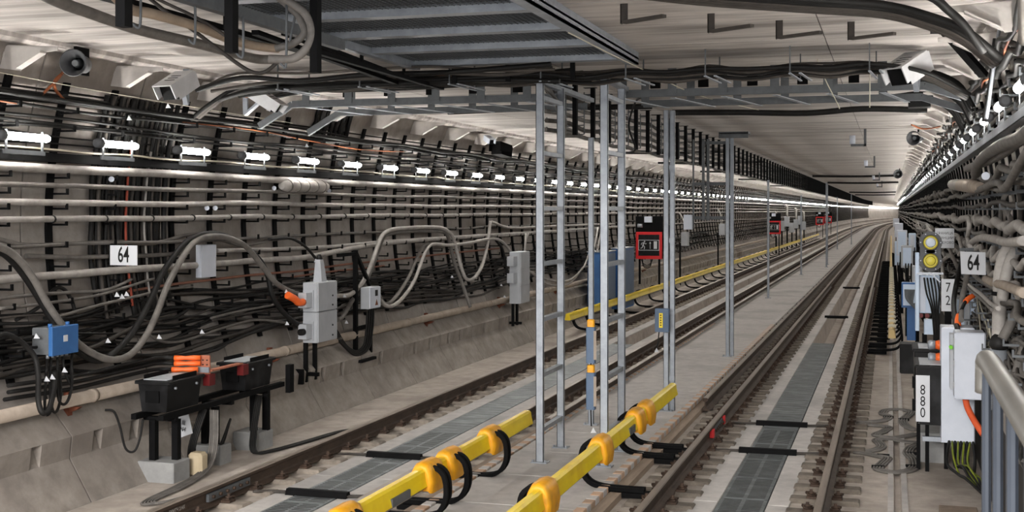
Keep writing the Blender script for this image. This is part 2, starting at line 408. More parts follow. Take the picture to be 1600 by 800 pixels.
# sleeper stubs under the four rails
SP = 0.555
def sleeper_mesh():
    vs = []
    for y0, y1, z, xe in ((0, 0.2, -0.05, 0.33), (0, 0.2, 0.03, 0.33), (0.02, 0.18, 0.045, 0.315)):
        vs += [(-xe, y0, z), (xe, y0, z), (xe, y1, z), (-xe, y1, z)]
    m = M(); fs = [(8, 9, 10, 11)]
    for k in (0, 4): fs += [(k + i, k + (i + 1) % 4, k + 4 + (i + 1) % 4, k + 4 + i) for i in range(4)]
    return m.add(vs, fs)
sl = sleeper_mesh(); slm = [sl.mesh('sleeper', q) for q in (CON_SLEEP, CON_SLEEP, CON_SLEEP2, CON_SLEEP2)]
far = M()
for ri, (x, y0) in enumerate(((R1, 7.3), (R2, 7.2), (R3, 7.37), (R4, 7.45))):
    for k in range(420):
        y = y0 + k * SP
        if k < 74: put('sleeper', slm[ri], floor, (x, y, ZF))
        else: far.add([(p[0] + x + bend(y), p[1] + y, p[2] + ZF) for p in sl.v], sl.f)
far.build('distant_sleepers', CON_SLEEP2, floor, kind='stuff')
# ---- the four running rails with their clips
SEC = [(-0.072, -0.18), (0.072, -0.18), (0.072, -0.168), (0.02, -0.148), (0.009, -0.13), (0.009, -0.055), (0.036, -0.04), (0.037, -0.012), (0.03, 0.0), (-0.03, 0.0), (-0.037, -0.012), (-0.036, -0.04), (-0.009, -0.055), (-0.009, -0.13), (-0.02, -0.148), (-0.072, -0.168)]
def rail_body(x, ys):
    m = M(); n = len(SEC)
    for y in ys: m.v += [(x + a + bend(y), y, z) for a, z in SEC]
    for i in range(len(ys) - 1):
        for j in range(n):
            m.f.append((i * n + j, (i + 1) * n + j, (i + 1) * n + (j + 1) % n, i * n + (j + 1) % n)); m.m.append(1 if j in (7, 8, 9) else 0); m.sm.append(False)
    m.f.append(tuple(range(n))); m.m.append(0); m.sm.append(False)
    return m
def clip_mesh(s):
    m = M()
    m.bev(0.055 * s - 0.05, 0.055 * s + 0.05, -0.06, 0.06, -0.002, 0.03, 0.006)
    m.cyl((0.062 * s, 0, 0.02), (0.062 * s, 0, 0.085), 0.017, 6); m.cyl((0.062 * s, 0, 0.04), (0.062 * s, 0, 0.062), 0.03, 6)
    m.tube([(0.02 * s, -0.05, 0.035), (0.09 * s, -0.06, 0.045), (0.11 * s, -0.02, 0.055), (0.05 * s, 0.0, 0.05), (0.11 * s, 0.02, 0.055), (0.09 * s, 0.06, 0.045), (0.02 * s, 0.05, 0.035)], 0.011, 4)
    return m
cl = [clip_mesh(-1), clip_mesh(1)]; clm = [q.mesh('rail_clip', CLIP) for q in cl]
names = {0: 'outer running rail of the left track, beside the left wall kerb', 1: 'inner running rail of the left track, nearer the walkway',
         2: 'inner running rail of the right track, nearer the walkway', 3: 'outer running rail of the right track, beside the right floor strip'}
ysr = [1.6, 60, 120, 170] + [182 + 12 * i for i in range(22)]
for ri, (x, y0) in enumerate(((R1, 7.3), (R2, 7.2), (R3, 7.37), (R4, 7.45))):
    t = thing('running_rail', (x, 1.6, -0.18), 'rusty steel ' + names[ri], 'rail', 'running rails of the two tracks')
    rail_body(x, ysr).build('rail_bar', [RAIL, RAIL_TOP], t)
    far = M()
    for k in range(300):
        y = y0 + k * SP + 0.1
        for s in (0, 1):
            xx = x + (0.065 if s else -0.065)
            if k < 72: put('rail_clip', clm[s], t, (xx - x, y - 1.6, 0.005))
            elif k < 200:
                far.box(xx - 0.05 + bend(y), xx + 0.05 + bend(y), y - 0.06, y + 0.06, -0.18, -0.13)
    far.build('distant_rail_clips', CLIP, t, kind='stuff')
# guard rails standing between the running rails and the walkway
for x, ya, lb in ((-4.17, 15.3, 'rusty guard rail along the left edge of the walkway, square cut near end'), (-2.50, 17.6, 'rusty guard rail along the right edge of the walkway, square cut near end')):
    t = thing('guard_rail', (x, ya, -0.18), lb, 'rail', 'guard rails beside the walkway')
    rail_body(x, [ya, 60, 120, 170] + [182 + 12 * i for i in range(22)]).build('rail_bar', [RAIL, RAIL_TOP], t)
    for k in range(60):
        y = ya + 1.0 + k * 1.66
        M().box(x - 0.14, x - 0.02, y - 0.08, y + 0.08, -0.18, -0.10).cyl((x - 0.09, y, -0.12), (x - 0.09, y, -0.05), 0.025, 6).build('rail_chair', CLIP, t)
# lamp rows ---------------------------------------------------------
def lamp_parts(side):
    """local: x towards the track is +, y along the tube"""
    s = 1 if side < 0 else -1
    tube = M().tube([(0, -0.30, 0), (0, 0.30, 0), (0, 0.33, 0), (0, 0.34, 0)], [0.037, 0.037, 0.028, 0.008], 10)
    # wall-facing faces carry no glow, an added shield against hot spots on the wall
    for i, q in enumerate(tube.f):
        c = sum((V(tube.v[j]) for j in q), V((0, 0, 0))) / len(q)
        if len(q) == 4 and c.x * s < -0.014: tube.m[i] = 1
    cap = M().tube([(0, -0.40, 0), (0, -0.38, 0), (0, -0.30, 0), (0, -0.295, 0)], [0.03, 0.05, 0.05, 0.037], 10)
    fr = M()
    for y in (-0.27, 0.24): fr.bar((0.0, y, 0.06), (0.0, y, -0.155), 0.03, 0.006, (1, 0, 0))
    fr.box(-0.006, 0.006, -0.31, 0.28, -0.165, -0.125)
    fr.box(-0.2 if s > 0 else 0.0, 0.0 if s > 0 else 0.2, -0.02, 0.02, -0.16, -0.15)
    return tube, cap, fr
ORD = ['first', 'second', 'third', 'fourth', 'fifth', 'sixth', 'seventh', 'eighth', 'ninth', 'tenth', 'eleventh', 'twelfth']
for side, x0, z0, y0, dy, nm in ((-1, -7.77, 3.33, 6.93, 1.475, 'left'), (1, 0.86, 3.50, 5.7, 1.72, 'right')):
    tb, cp, fr = lamp_parts(side)
    tm, cm, fm = tb.mesh('tube', [TUBE, WHITE]), cp.mesh('end_cap', HORN), fr.mesh('frame', GALV_D)
    far = M(); first = 2 if side < 0 else 1
    for k in range(int(395 / dy)):
        y = y0 + k * dy; x = x0 + bend(y)
        if k < 150:
            i = k - first
            if 0 <= i < 12: lb, gp = 'white tube lamp on its bracket, %s in view of the row along the %s wall' % (ORD[i], nm), 'tube lamps along the %s wall' % nm
            else: lb, gp = 'small white tube lamp far along the row on the %s wall' % nm, 'tube lamps along the %s wall' % nm
            if k < 45:
                t = thing('tube_lamp', (x, y, z0), lb, 'lamp', gp)
                put('tube', tm, t); put('end_cap', cm, t); put('frame', fm, t)
            else: tag(put('tube_lamp', tm, None, (x, y, z0)), lb, 'lamp', gp)
        else: far.add([(p[0] + x, p[1] + y, p[2] + z0) for p in tb.v], tb.f)
    tag(far.build('distant_tube_lamps', TUBE), 'endless line of tiny tube lamps at the far end of the %s wall' % nm, 'lamp', None, 'stuff')
# rounded edge beam where the ceiling meets each wall
for s, nm in ((-1, 'trim_1'), (1, 'trim_2')):
    q = M(); pl = [(-7.93, 4.285), (-7.70, 4.285), (-7.715, 4.235), (-7.76, 4.205), (-7.93, 4.19)]
    if s > 0: pl = [(2 * CX - x, z) for x, z in pl]
    for a, c in zip(yy[:-1], yy[1:]):
        n = 5; q.add([(x + bend(a), a, z) for x, z in pl] + [(x + bend(c), c, z) for x, z in pl], [(i, (i + 1) % n, n + (i + 1) % n, n + i) for i in range(n)])
    q.build(nm, CON_CEIL, kind='structure')

# ================================================================== LEFT WALL
def slug(*a): return ' '.join(a)
# ---- black bracket strips with cable arms
def strip_mesh(z0, z1, w_=0.085):
    m = M(); n = 10
    for a, b in ((0.0, 1),):
        pr = arcpts(z0, z1, n, 0.002); pi = arcpts(z0, z1, n, 0.035)
        k = n + 1
        for y in (-w_ / 2, w_ / 2): m.v += [(x, y, z) for x, z in pr] + [(x, y, z) for x, z in pi]
        for i in range(n):
            m.f += [(k + i, k + i + 1, 3 * k + i + 1, 3 * k + i), (i, k + i, k + i + 1, i + 1)[::-1], (2 * k + i, 2 * k + i + 1, 3 * k + i + 1, 3 * k + i)[::-1]]
            m.m += [0] * 3; m.sm += [False] * 3
    return m
ARMS = [2.50, 2.66, 2.81, 2.97, 2.28, 2.08, 1.90, 1.72, 1.50, 1.28, 3.44, 3.62]
def arm_mesh(z):
    x = arc(z); m = M()
    m.box(x + 0.01, x + 0.24, -0.012, 0.012, z - 0.012, z + 0.008)
    m.box(x + 0.225, x + 0.24, -0.016, 0.016, z - 0.012, z + 0.05)
    return m
BY = [8.1, 8.96, 9.82, 10.68, 11.5, 12.92] + [13.78 + 0.86 * k for k in range(54)]
smL = strip_mesh(1.0, 3.92); smm = smL.mesh('strip', BLACK); amm = [arm_mesh(z).mesh('arm', BLACK) for z in ARMS]
far = M(); armj = M()
for z in ARMS: q = arm_mesh(z); armj.add(q.v, q.f)
armjm = armj.mesh('arm_row', BLACK)
for k, y in enumerate(BY):
    if k < 14: lb, gp = 'black steel cable bracket on the left wall, %s from the near end' % (ORD[k] if k < 12 else ('thirteenth', 'fourteenth')[k - 12]), 'cable brackets up the left wall'
    else: lb, gp = 'black steel cable bracket in the receding row up the left wall', 'cable brackets up the left wall'
    t = thing('cable_bracket', (0, y, 0), lb, 'bracket', gp)
    put('strip', smm, t)
    if k < 22:
        for q in amm: put('arm', q, t)
    else: tag(put('arm_row', armjm, t), kind='stuff')
for k in range(54, 330):
    y = 13.78 + 0.86 * k
    for q in (smL, armj): far.add([(p[0] + bend(y), p[1] + y, p[2]) for p in q.v], q.f)
tag(far.build('distant_cable_brackets', BLACK), 'dense far run of black cable brackets on the left wall', 'bracket', None, 'stuff')
# ---- long runs on the arms
def run(z, off, r, m, label, name='cable', y0=7.5, y1=175, wob=0.012, step=1.72, group=None, cat='cable', n=8, zf=None, seed=0):
    R = random.Random(seed * 31 + int(z * 1000)); pts = []; y = y0
    while y < y1:
        zz = (zf(y) if zf else z) + R.uniform(-wob, wob)
        pts.append((arc(zz, off + R.uniform(-wob, wob) * 0.6) + bend(y), y, zz)); y += step if y < 60 else step * 4
    return cable(pts, r, m, label, name, group, 4, n, cat)
run(3.055, 0.2, 0.046, CABLE_L, 'fat white dusty cable on the left wall, topmost of the four below the lamps', seed=1, wob=0.006)
run(2.885, 0.2, 0.027, CABLE_M, 'thin grey cable under the fat white one on the left wall', seed=2, wob=0.015)
run(2.725, 0.2, 0.033, CABLE_L, 'pale cable third below the lamps on the left wall', seed=3, wob=0.015)
run(2.555, 0.22, 0.032, CABLE_L, 'bright pale cable tied with black straps, lowest of the four below the left lamps', seed=4, wob=0.01)
run(2.12, 0.2, 0.026, CABLE_L, 'pale cable along the left wall at the height of the white number plate', seed=5, wob=0.03, y0=13.6)
run(2.30, 0.2, 0.02, CABLE_M, 'thin grey cable between the pale cables above the white number plate', seed=6, wob=0.03)
cable([(-7.916,9.453,1.994),(-7.917,9.709,1.998),(-7.917,10.255,2),(-7.917,10.957,1.998),(-7.917,11.742,2.001),(-7.916,13.035,1.988),(-7.916,14.592,1.99),(-7.914,15.879,1.976),(-7.92,16.938,2.023),(-7.925,17.879,2.073),(-7.928,19.465,2.114),(-7.929,21.996,2.125),(-7.929,25.187,2.125),(-7.929,29.336,2.126),(-7.931,34.961,2.145),(-7.933,45.588,2.169)], 0.04, CABLE_L, 'thick dusty cable rising along the left wall below the number plate')
cable([(-7.964,9.51,2.412),(-7.963,9.766,2.371),(-7.961,10.123,2.308),(-7.961,10.808,2.303),(-7.961,11.572,2.304),(-7.959,12.298,2.272),(-7.963,13.112,2.358),(-7.96,13.698,2.292),(-7.955,14.326,2.196),(-7.958,15.202,2.251),(-7.959,15.969,2.27)], 0.022, CABLE_M, 'thin grey cable wavering behind the top of the number plate')
cable([(-7.965,10.129,2.203),(-7.963,10.811,2.166),(-7.962,11.402,2.152),(-7.96,12.3,2.135),(-7.961,12.968,2.142)], 0.024, CABLE_M, 'short grey cable end passing behind the number plate')
cable([(-7.895,9.512,1.834),(-7.895,9.682,1.828),(-7.895,10.226,1.829),(-7.893,10.716,1.816),(-7.891,11.245,1.803),(-7.896,11.536,1.84),(-7.904,11.794,1.895)], 0.018, CABLE_M, 'thin pale wire curving up below the number plate')
cable([(-7.965,11.813,1.76),(-7.969,12.639,1.783),(-7.97,13.564,1.793),(-7.971,14.693,1.8),(-7.97,15.99,1.791),(-7.974,17.512,1.818),(-7.974,19.578,1.82),(-7.976,22.126,1.833),(-7.977,25.337,1.836)], 0.016, RUSTPIPE, 'rusty brown rod sloping up the left wall above the tangled cables', 'rod', cat='rod')
cable([(-7.977,15.71,1.715),(-7.98,17.068,1.731),(-7.98,18.252,1.727),(-7.981,19.038,1.734)], 0.014, RUSTPIPE, 'second short rusty rod beside the grey junction box chimney', 'rod', cat='rod')
# upper runs
for i, (dz, do, r) in enumerate(((0.0, 0.12, 0.024), (0.045, 0.14, 0.02), (0.02, 0.18, 0.022), (-0.03, 0.16, 0.017), (0.065, 0.1, 0.018))):
    run(3.69 + dz, do, r, RUBBER, 'black cable in the twisted run along the top of the left wall', group='black cables along the top of the left wall', seed=20 + i, wob=0.03, n=6)
for i, (dz, do, r) in enumerate(((0.0, 0.12, 0.02), (0.035, 0.14, 0.016), (-0.025, 0.15, 0.015))):
    run(3.50 + dz, do, r, RUBBER, 'black cable in the run just above the left lamps', group='black cables just above the left lamps', seed=30 + i, wob=0.02, n=6)
run(3.63, 0.15, 0.009, OWIRE, 'thin orange wire woven into the black cables atop the left wall', seed=41, wob=0.05, y1=20, n=6)
# the lamp rail and tan wires lying on it
q = M()
for a, b in ((6, 60), (60, 170)): q.box(arc(3.2) + 0.1, arc(3.2) + 0.17, a, b, 3.12, 3.21)
tag(q.build('lamp_rail', BLACK), 'long black steel rail carrying the lamps on the left wall', 'rail')
for i in range(3): run(3.235, 0.19 - 0.03 * i, 0.011, (CREAM, CABLE, RUBBER)[i], ('tan', 'brown', 'black')[i] + ' thin wire lying on the left lamp rail', seed=50 + i, wob=0.012, step=0.6, y1=60, n=6)
for i, zz in enumerate((3.39, 3.30)): run(zz, 0.1, 0.009, RUBBER, ('upper', 'lower')[i] + ' thin black feeder wire behind the left lamps', seed=60 + i, wob=0.02, step=0.7, y1=60, n=5)
D_ = bpy.data.objects['cable.003']
for k in range(30): y = 7.9 + 0.86 * k; M().tube([(arc(2.555, 0.22), y - 0.012, 2.555), (arc(2.555, 0.22), y + 0.012, 2.555)], 0.04, 8).build('tie_strap', RUBBER, D_)
# ---- vertical cables dropping behind the runs
R = random.Random(3)
def drop(y, z0, z1, off, r, m, label, group):
    pts = []; n = 7
    for i in range(n + 1):
        z = z0 + (z1 - z0) * i / n
        pts.append((arc(z, off), y + R.uniform(-0.02, 0.02), z))
    cable(pts, r, m, label, 'vertical_cable', group, 3, 6)
for i in range(48):
    y = 11.32 + 1.35 * i / 48 + R.uniform(-0.02, 0.02)
    drop(y, 1.55 + R.uniform(-0.1, 0.2), 3.85, R.uniform(0.04, 0.12), R.choice((0.018, 0.022, 0.028)), R.choice((RUBBER, RUBBER, RUBBER, RUBBER, CABLE)), 'dark cable in the vertical drop behind the number plate', 'vertical cables behind the number plate')
drop(11.84, 1.6, 3.3, 0.14, 0.014, mat('red_cable', (150, 60, 44), (170, 80, 60)), 'thin red cable hanging among the dark vertical cables', None)
drop(12.2, 1.7, 3.3, 0.14, 0.014, CABLE_L, 'thin pale cable hanging among the dark vertical cables', None)
for i in range(14):
    drop(16.3 + 1.2 * i / 14, 3.72, 4.2, R.uniform(0.03, 0.1), 0.028, RUBBER, 'black cable in the short drop under the ceiling by the grey truss', 'short vertical cables by the truss')
# ---- tangled black cables low on the wall
for i in range(26):
    z0 = 1.08 + 0.58 * (i / 26) + R.uniform(-0.03, 0.03)
    pts = []; y = R.uniform(6, 9) if i % 3 else R.uniform(9, 16); y1 = R.choice((18, 24, 34, 60)); ph = R.uniform(0, 6); am = R.uniform(0.02, 0.09)
    if i % 4 == 0: y1 = 100
    while y < y1:
        zz = z0 + am * math.sin(y * 0.9 + ph) + R.uniform(-0.025, 0.025) + (0.16 * math.exp(-((y - 12.3) / 1.2) ** 2) * (1 if i % 2 else -1.2))
        if y > 17: zz += 0.06 * math.sin(y * 0.5)
        zz = max(zz, 0.98)
        pts.append((arc(zz, R.uniform(0.03, 0.2)), y, zz)); y += 0.75 if y < 40 else 2.5
    cable(pts, R.choice((0.011, 0.015, 0.019, 0.024)), R.choice((RUBBER, RUBBER, RUBBER, CABLE, CABLE)), 'dark cable in the sagging tangle low on the left wall', 'cable', 'tangled cables low on the left wall', 3, 6)
for i, p in enumerate(([(-7.86,9.639,1.737),(-7.859,9.994,1.735),(-7.861,10.571,1.743),(-7.863,11.097,1.76),(-7.873,11.676,1.819),(-7.879,11.986,1.857),(-7.881,12.177,1.875)], [(-7.813,10.408,1.599),(-7.825,11.042,1.659),(-7.833,11.616,1.699),(-7.841,12.398,1.748),(-7.841,12.912,1.747)], [(-7.796,13.267,1.351),(-7.803,13.892,1.379),(-7.806,14.733,1.39),(-7.809,14.917,1.401)], [(-7.763,11.871,1.306),(-7.731,12.071,1.197),(-7.718,12.438,1.153),(-7.728,13.007,1.186),(-7.738,13.467,1.22),(-7.746,14.277,1.245),(-7.712,15.094,1.134)])):
    cable(p, 0.016, CABLE_M, ('pale cable over the tangle at the left, upper', 'pale cable crossing the tangle towards the thick loop', 'short pale wire near the orange elbow', 'grey cable sagging under the tangle by the orange sleeves')[i])
# ---- thick looping cables
loops = [
 ([(-7.762,9.31,2.348),(-7.761,9.518,2.308),(-7.755,9.728,2.213),(-7.738,9.931,2.019),(-7.698,10.111,1.742),(-7.651,10.289,1.514),(-7.602,10.47,1.323),(-7.56,10.72,1.184),(-7.54,10.961,1.125),(-7.549,11.253,1.151),(-7.596,11.592,1.303),(-7.652,11.885,1.518),(-7.704,12.156,1.779),(-7.734,12.398,1.982),(-7.751,12.627,2.155),(-7.759,12.847,2.274),(-7.762,13.209,2.334),(-7.76,13.659,2.294),(-7.753,14.044,2.181),(-7.727,14.411,1.925),(-7.691,14.692,1.704),(-7.66,15.086,1.555),(-7.649,15.308,1.507)], 0.036, CABLE_M, 'thick grey cable looping from the left edge up to the orange elbow'),
 ([(-7.811,9.368,2.312),(-7.809,9.576,2.265),(-7.802,9.742,2.165),(-7.782,9.941,1.964),(-7.743,10.123,1.71),(-7.687,10.289,1.451),(-7.637,10.468,1.266),(-7.599,10.724,1.144),(-7.604,10.943,1.157),(-7.63,11.202,1.24),(-7.669,11.489,1.379),(-7.733,11.886,1.655),(-7.781,12.212,1.953),(-7.804,12.577,2.193),(-7.811,12.863,2.319),(-7.813,13.223,2.365),(-7.812,13.519,2.344),(-7.807,13.979,2.239),(-7.788,14.44,2.013),(-7.758,14.609,1.799),(-7.71,14.64,1.548),(-7.655,14.801,1.329),(-7.607,15.036,1.168),(-7.585,15.218,1.101)], 0.034, RUBBER, 'thick black cable looping beside the grey one to the lower socket'),
 ([(-7.646,16.505,1.411),(-7.642,16.895,1.395),(-7.662,17.288,1.475),(-7.697,17.654,1.63),(-7.736,17.992,1.851),(-7.764,18.26,2.073),(-7.778,18.501,2.251),(-7.782,18.884,2.327),(-7.782,19.678,2.348),(-7.782,20.915,2.343),(-7.779,21.511,2.277),(-7.769,21.832,2.13),(-7.731,21.973,1.817),(-7.674,22.065,1.527),(-7.631,22.195,1.353),(-7.628,22.601,1.344),(-7.674,23.207,1.525),(-7.737,23.725,1.86),(-7.773,24,2.174),(-7.784,24.12,2.419)], 0.034, CABLE_L, 'thick pale cable arching over twice from the big grey box'),
 ([(-7.586,16.374,1.073),(-7.596,16.571,1.102),(-7.657,17.044,1.3),(-7.704,17.573,1.477),(-7.757,17.99,1.731),(-7.793,18.328,1.97),(-7.816,18.644,2.217),(-7.819,19.058,2.272),(-7.82,20.071,2.288),(-7.818,21.345,2.256),(-7.811,21.669,2.156),(-7.778,21.785,1.858),(-7.723,21.878,1.558),(-7.672,21.984,1.351),(-7.587,22.031,1.076),(-7.498,22.029,0.839)], 0.034, CABLE_M, 'thick grey cable arching over beside the pale one'),
 ([(-7.603,17.983,1.256),(-7.572,18.115,1.157),(-7.564,18.437,1.134),(-7.601,18.993,1.25),(-7.663,19.609,1.478),(-7.728,20.139,1.801),(-7.754,20.454,1.98),(-7.762,20.795,2.049),(-7.757,21.518,2.007),(-7.758,22.603,2.015),(-7.763,23.803,2.062),(-7.761,24.564,2.046),(-7.741,25.128,1.885),(-7.699,25.503,1.643)], 0.03, CABLE_L, 'pale cable arching from the small grey box to the tall grey box'),
 ([(-7.665,18.079,1.328),(-7.622,18.182,1.182),(-7.622,18.445,1.183),(-7.664,18.954,1.324),(-7.722,19.525,1.556),(-7.775,20.015,1.838),(-7.798,20.383,2.015),(-7.802,20.709,2.051),(-7.799,21.293,2.025)], 0.03, CABLE_M, 'grey cable arching beside the pale one above the small grey box'),
 ([(-7.844,24.306,2.417),(-7.843,24.692,2.374),(-7.84,25.355,2.286),(-7.838,26.552,2.257),(-7.839,28.421,2.262),(-7.838,31.55,2.257),(-7.837,36.258,2.242)], 0.03, CABLE_L, 'pale cable end running on from the arch towards the ladder frame'),
 ([(-7.8,24.555,2.032),(-7.772,24.911,1.824),(-7.69,24.962,1.421),(-7.569,24.93,1.023),(-7.506,25.001,0.86)], 0.03, RUBBER, 'black cable drooping to the lower socket of the tall grey box'),
 ([(-7.838,14.795,2.261),(-7.839,15.343,2.266),(-7.836,15.623,2.216),(-7.828,15.903,2.111),(-7.814,16.118,1.978),(-7.804,16.242,1.9)], 0.02, RUBBER, 'thin black cable curving down into the box chimney'),
]
for p, r, m, lb in loops: cable(p, r, m, lb, n=10)
cable([(-7.896,9.905,1.608),(-7.914,10.252,1.702),(-7.94,10.527,1.859),(-7.938,10.675,1.85),(-7.919,10.772,1.728),(-7.894,10.8,1.597)], 0.02, RUBBER, 'small black loop behind the thick cables at the left')
cable([(-7.615,9.174,1.451),(-7.632,9.36,1.523),(-7.626,9.523,1.496),(-7.602,9.667,1.4),(-7.566,9.756,1.274),(-7.511,9.729,1.102),(-7.441,9.638,0.912),(-7.394,9.631,0.799),(-7.4,9.729,0.812),(-7.462,9.884,0.965),(-7.521,9.981,1.129)], 0.026, RUBBER, 'black cable coiling down below the blue junction box')
for i, (a, b) in enumerate(((70, 62), (76, 78), (84, 86), (92, 100))):
    x0 = a
    p = ([(-7.612,9.99,1.288),(-7.546,9.884,1.081),(-7.465,9.759,0.864),(-7.423,9.723,0.765),(-7.437,9.815,0.798),(-7.501,9.936,0.956)], [(-7.63,10.07,1.279),(-7.544,9.937,1.014),(-7.456,9.858,0.79),(-7.451,9.926,0.78),(-7.505,10.045,0.911),(-7.587,10.136,1.138)], [(-7.627,10.161,1.269),(-7.559,10.07,1.056),(-7.484,9.989,0.859),(-7.466,10.059,0.813),(-7.498,10.179,0.892),(-7.55,10.279,1.03),(-7.59,10.324,1.147)], [(-7.645,10.261,1.257),(-7.604,10.226,1.127),(-7.55,10.25,0.972),(-7.59,10.315,1.086),(-7.642,10.405,1.248)])[i]
    cable(p, 0.014, RUBBER, 'thin black cable hanging under the blue junction box', 'cable', 'cables under the blue junction box')
# small white tags tied to the cables
def tri_tag(p, s, label, m=SIGN):
    x, y, z = p
    M().prism([(x - s * 0.5, y, z - s * 0.5), (x + s * 0.5, y + 0.02, z - s * 0.5), (x, y, z + s * 0.5)], (0.0, 0.006, 0)).build('cable_tag', m, None, label, 'tag', 'white tags tied to cables')
for i, p in enumerate([(-7.483,9.802,1.082),(-7.486,9.888,1.089),(-7.5,10.086,1.129),(-7.6,9.808,1.475),(-7.562,10.862,1.329),(-7.548,11.76,1.282),(-7.541,12.622,1.257),(-7.58,11.253,3.604),(-7.529,11.904,3.782),(-7.663,11.161,1.773),(-7.658,11.244,1.748),(-7.662,11.329,1.769),(-7.689,15.88,1.943),(-7.624,14.868,1.578),(-7.515,14.673,1.176),(-7.583,16.608,1.406),(-7.47,16.426,1.044),(-7.6,15.421,3.527),(-7.594,21.27,1.448),(-7.505,23.968,1.146),(-7.422,23.918,0.919),(-7.56,17.269,1.325)]):
    tri_tag(p, 0.05, 'small white tag tied to a dark cable on the left wall')
# ---- pipe along the kerb with its brown supports
pp = [(-7.66, y, 0.785) for y in (6, 20, 35, 60, 110)]
t = thing('drain_pipe', (-7.66, 6, 0.785), 'dusty beige pipe running along the left wall above the kerb', 'pipe')
M().tube(pp, 0.062, 14).build('pipe_body', PIPE, t)
for y in (10.75, 14.9, 19.3, 23.7, 28.1, 34): M().tube([(-7.66, y - 0.03, 0.785), (-7.66, y + 0.03, 0.785)], 0.069, 14).build('clamp', PIPE, t)
for i, y in enumerate((10.45, 14.6, 20.3, 24.5, 29, 34, 40, 46)):
    q = M(); q.box(-7.75, -7.70, y - 0.035, y + 0.035, 0.54, 0.86); q.prism([(-7.76, y - 0.02, 0.72), (-7.58, y - 0.02, 0.72), (-7.62, y - 0.02, 0.69), (-7.76, y - 0.02, 0.64)], (0, 0.05, 0))
    q.build('pipe_support', BROWN, None, 'rust brown bracket holding the beige pipe on the left wall, %s from the near end' % ORD[i], 'bracket', 'brown brackets under the beige pipe')
# ---- pale gussets under the ceiling edge, both walls
def gusset_mesh(s):
    m = M(); pl = [(-7.93, 4.17), (-7.28, 4.13), (-7.28, 4.10), (-7.40, 4.09), (-7.66, 3.955), (-7.68, 3.93), (-7.91, 3.96)]
    m.prism([(x, -0.006, z) for x, z in pl], (0, 0.012, 0))
    m.prism([(-7.40, -0.006, 4.09), (-7.66, -0.006, 3.955), (-7.66, -0.006, 3.94), (-7.40, -0.006, 4.075)], (0, -0.09, 0))
    m.prism([(-7.93, 0.006, 4.18), (-7.28, 0.006, 4.14), (-7.28, 0.006, 4.13), (-7.93, 0.006, 4.17)], (0, 0.12, 0))
    m.cyl((-7.86, -0.012, 4.09), (-7.86, 0.0, 4.09), 0.022, 8)
    return m if s < 0 else mirror(m)
far = M()
for s in (-1, 1):
    q = gusset_mesh(s); me = q.mesh('ceiling_gusset', CON_BRKT)
    for k in range(235):
        y = 7.98 - 1.72 * (1 if s > 0 else 0) + 1.72 * k
        i = k - 1
        if k < 60: tag(put('ceiling_gusset', me, None, (0, y, 0)), ('pale triangular gusset under the ceiling edge, %s in view on the left wall' % ORD[i]) if s < 0 and 0 <= i < 12 else 'pale triangular gusset under the ceiling edge in the receding row on the %s wall' % ('left' if s < 0 else 'right'), 'gusset', 'ceiling gussets on the %s wall' % ('left' if s < 0 else 'right'))
        else: far.add([(p[0] + bend(y), p[1] + y, p[2]) for p in q.v], q.f)
tag(far.build('distant_gussets', CON_BRKT), 'far run of pale gussets under the ceiling edges', 'gusset', None, 'stuff')
# ---- plates, boxes
t = thing('number_plate', (-7.742,11.402,2.06), 'white plate reading 64 on the left wall among vertical cables', 'sign')
x, y, z = (-7.752,11.416,2.167)
M().box(x - 0.165, x + 0.165, y, y + 0.008, z - 0.105, z + 0.105).build('plate', SIGN, t)
M().box(x - 0.185, x - 0.16, y + 0.01, y + 0.05, z - 0.11, z + 0.12).build('mounting_bar', BLACK, t)
text('64', t, (x + 0.0, y - 0.002, z), 0.235, INK, sx=0.6, bold=0.003)
t = thing('cable_box', (-7.85, 13.1, 1.85), 'white upright box on the left wall above the tangled cables', 'box')
M().bev(-7.92, -7.84, 13.12, 13.46, 1.84, 2.23, 0.006).build('box_body', WHITE, t)
M().box(-7.842, -7.834, 13.13, 13.45, 2.08, 2.225).build('upper_cover', WHITE, t)
# blue junction box
t = thing('junction_box', (-7.6, 9.92, 1.29), 'blue junction box hung on the left wall at the left edge', 'box')
M().bev(-7.72, -7.53, 9.90, 10.28, 1.29, 1.54, 0.01).build('box_body', GALV_D, t)
M().bev(-7.53, -7.485, 9.89, 10.29, 1.28, 1.55, 0.008).build('lid', BLUE, t)
M().box(-7.486, -7.482, 10.06, 10.12, 1.40, 1.46).build('label_plate', SIGN, t)
for y in (9.96, 10.22): M().cyl((-7.56, y, 1.54), (-7.56, y, 1.575), 0.02, 8).build('latch', BLUE, t)
for z in (1.36, 1.46): M().tube(spline([(-7.66, 9.9, z), (-7.68, 9.8, z), (-7.72, 9.7, z - 0.02)], 4), 0.014, 6).build('gland', RUBBER, t)
for k in range(5): M().cyl((-7.58, 9.95 + 0.07 * k, 1.29), (-7.58, 9.95 + 0.07 * k, 1.25), 0.016, 6).build('gland', GALV, t)
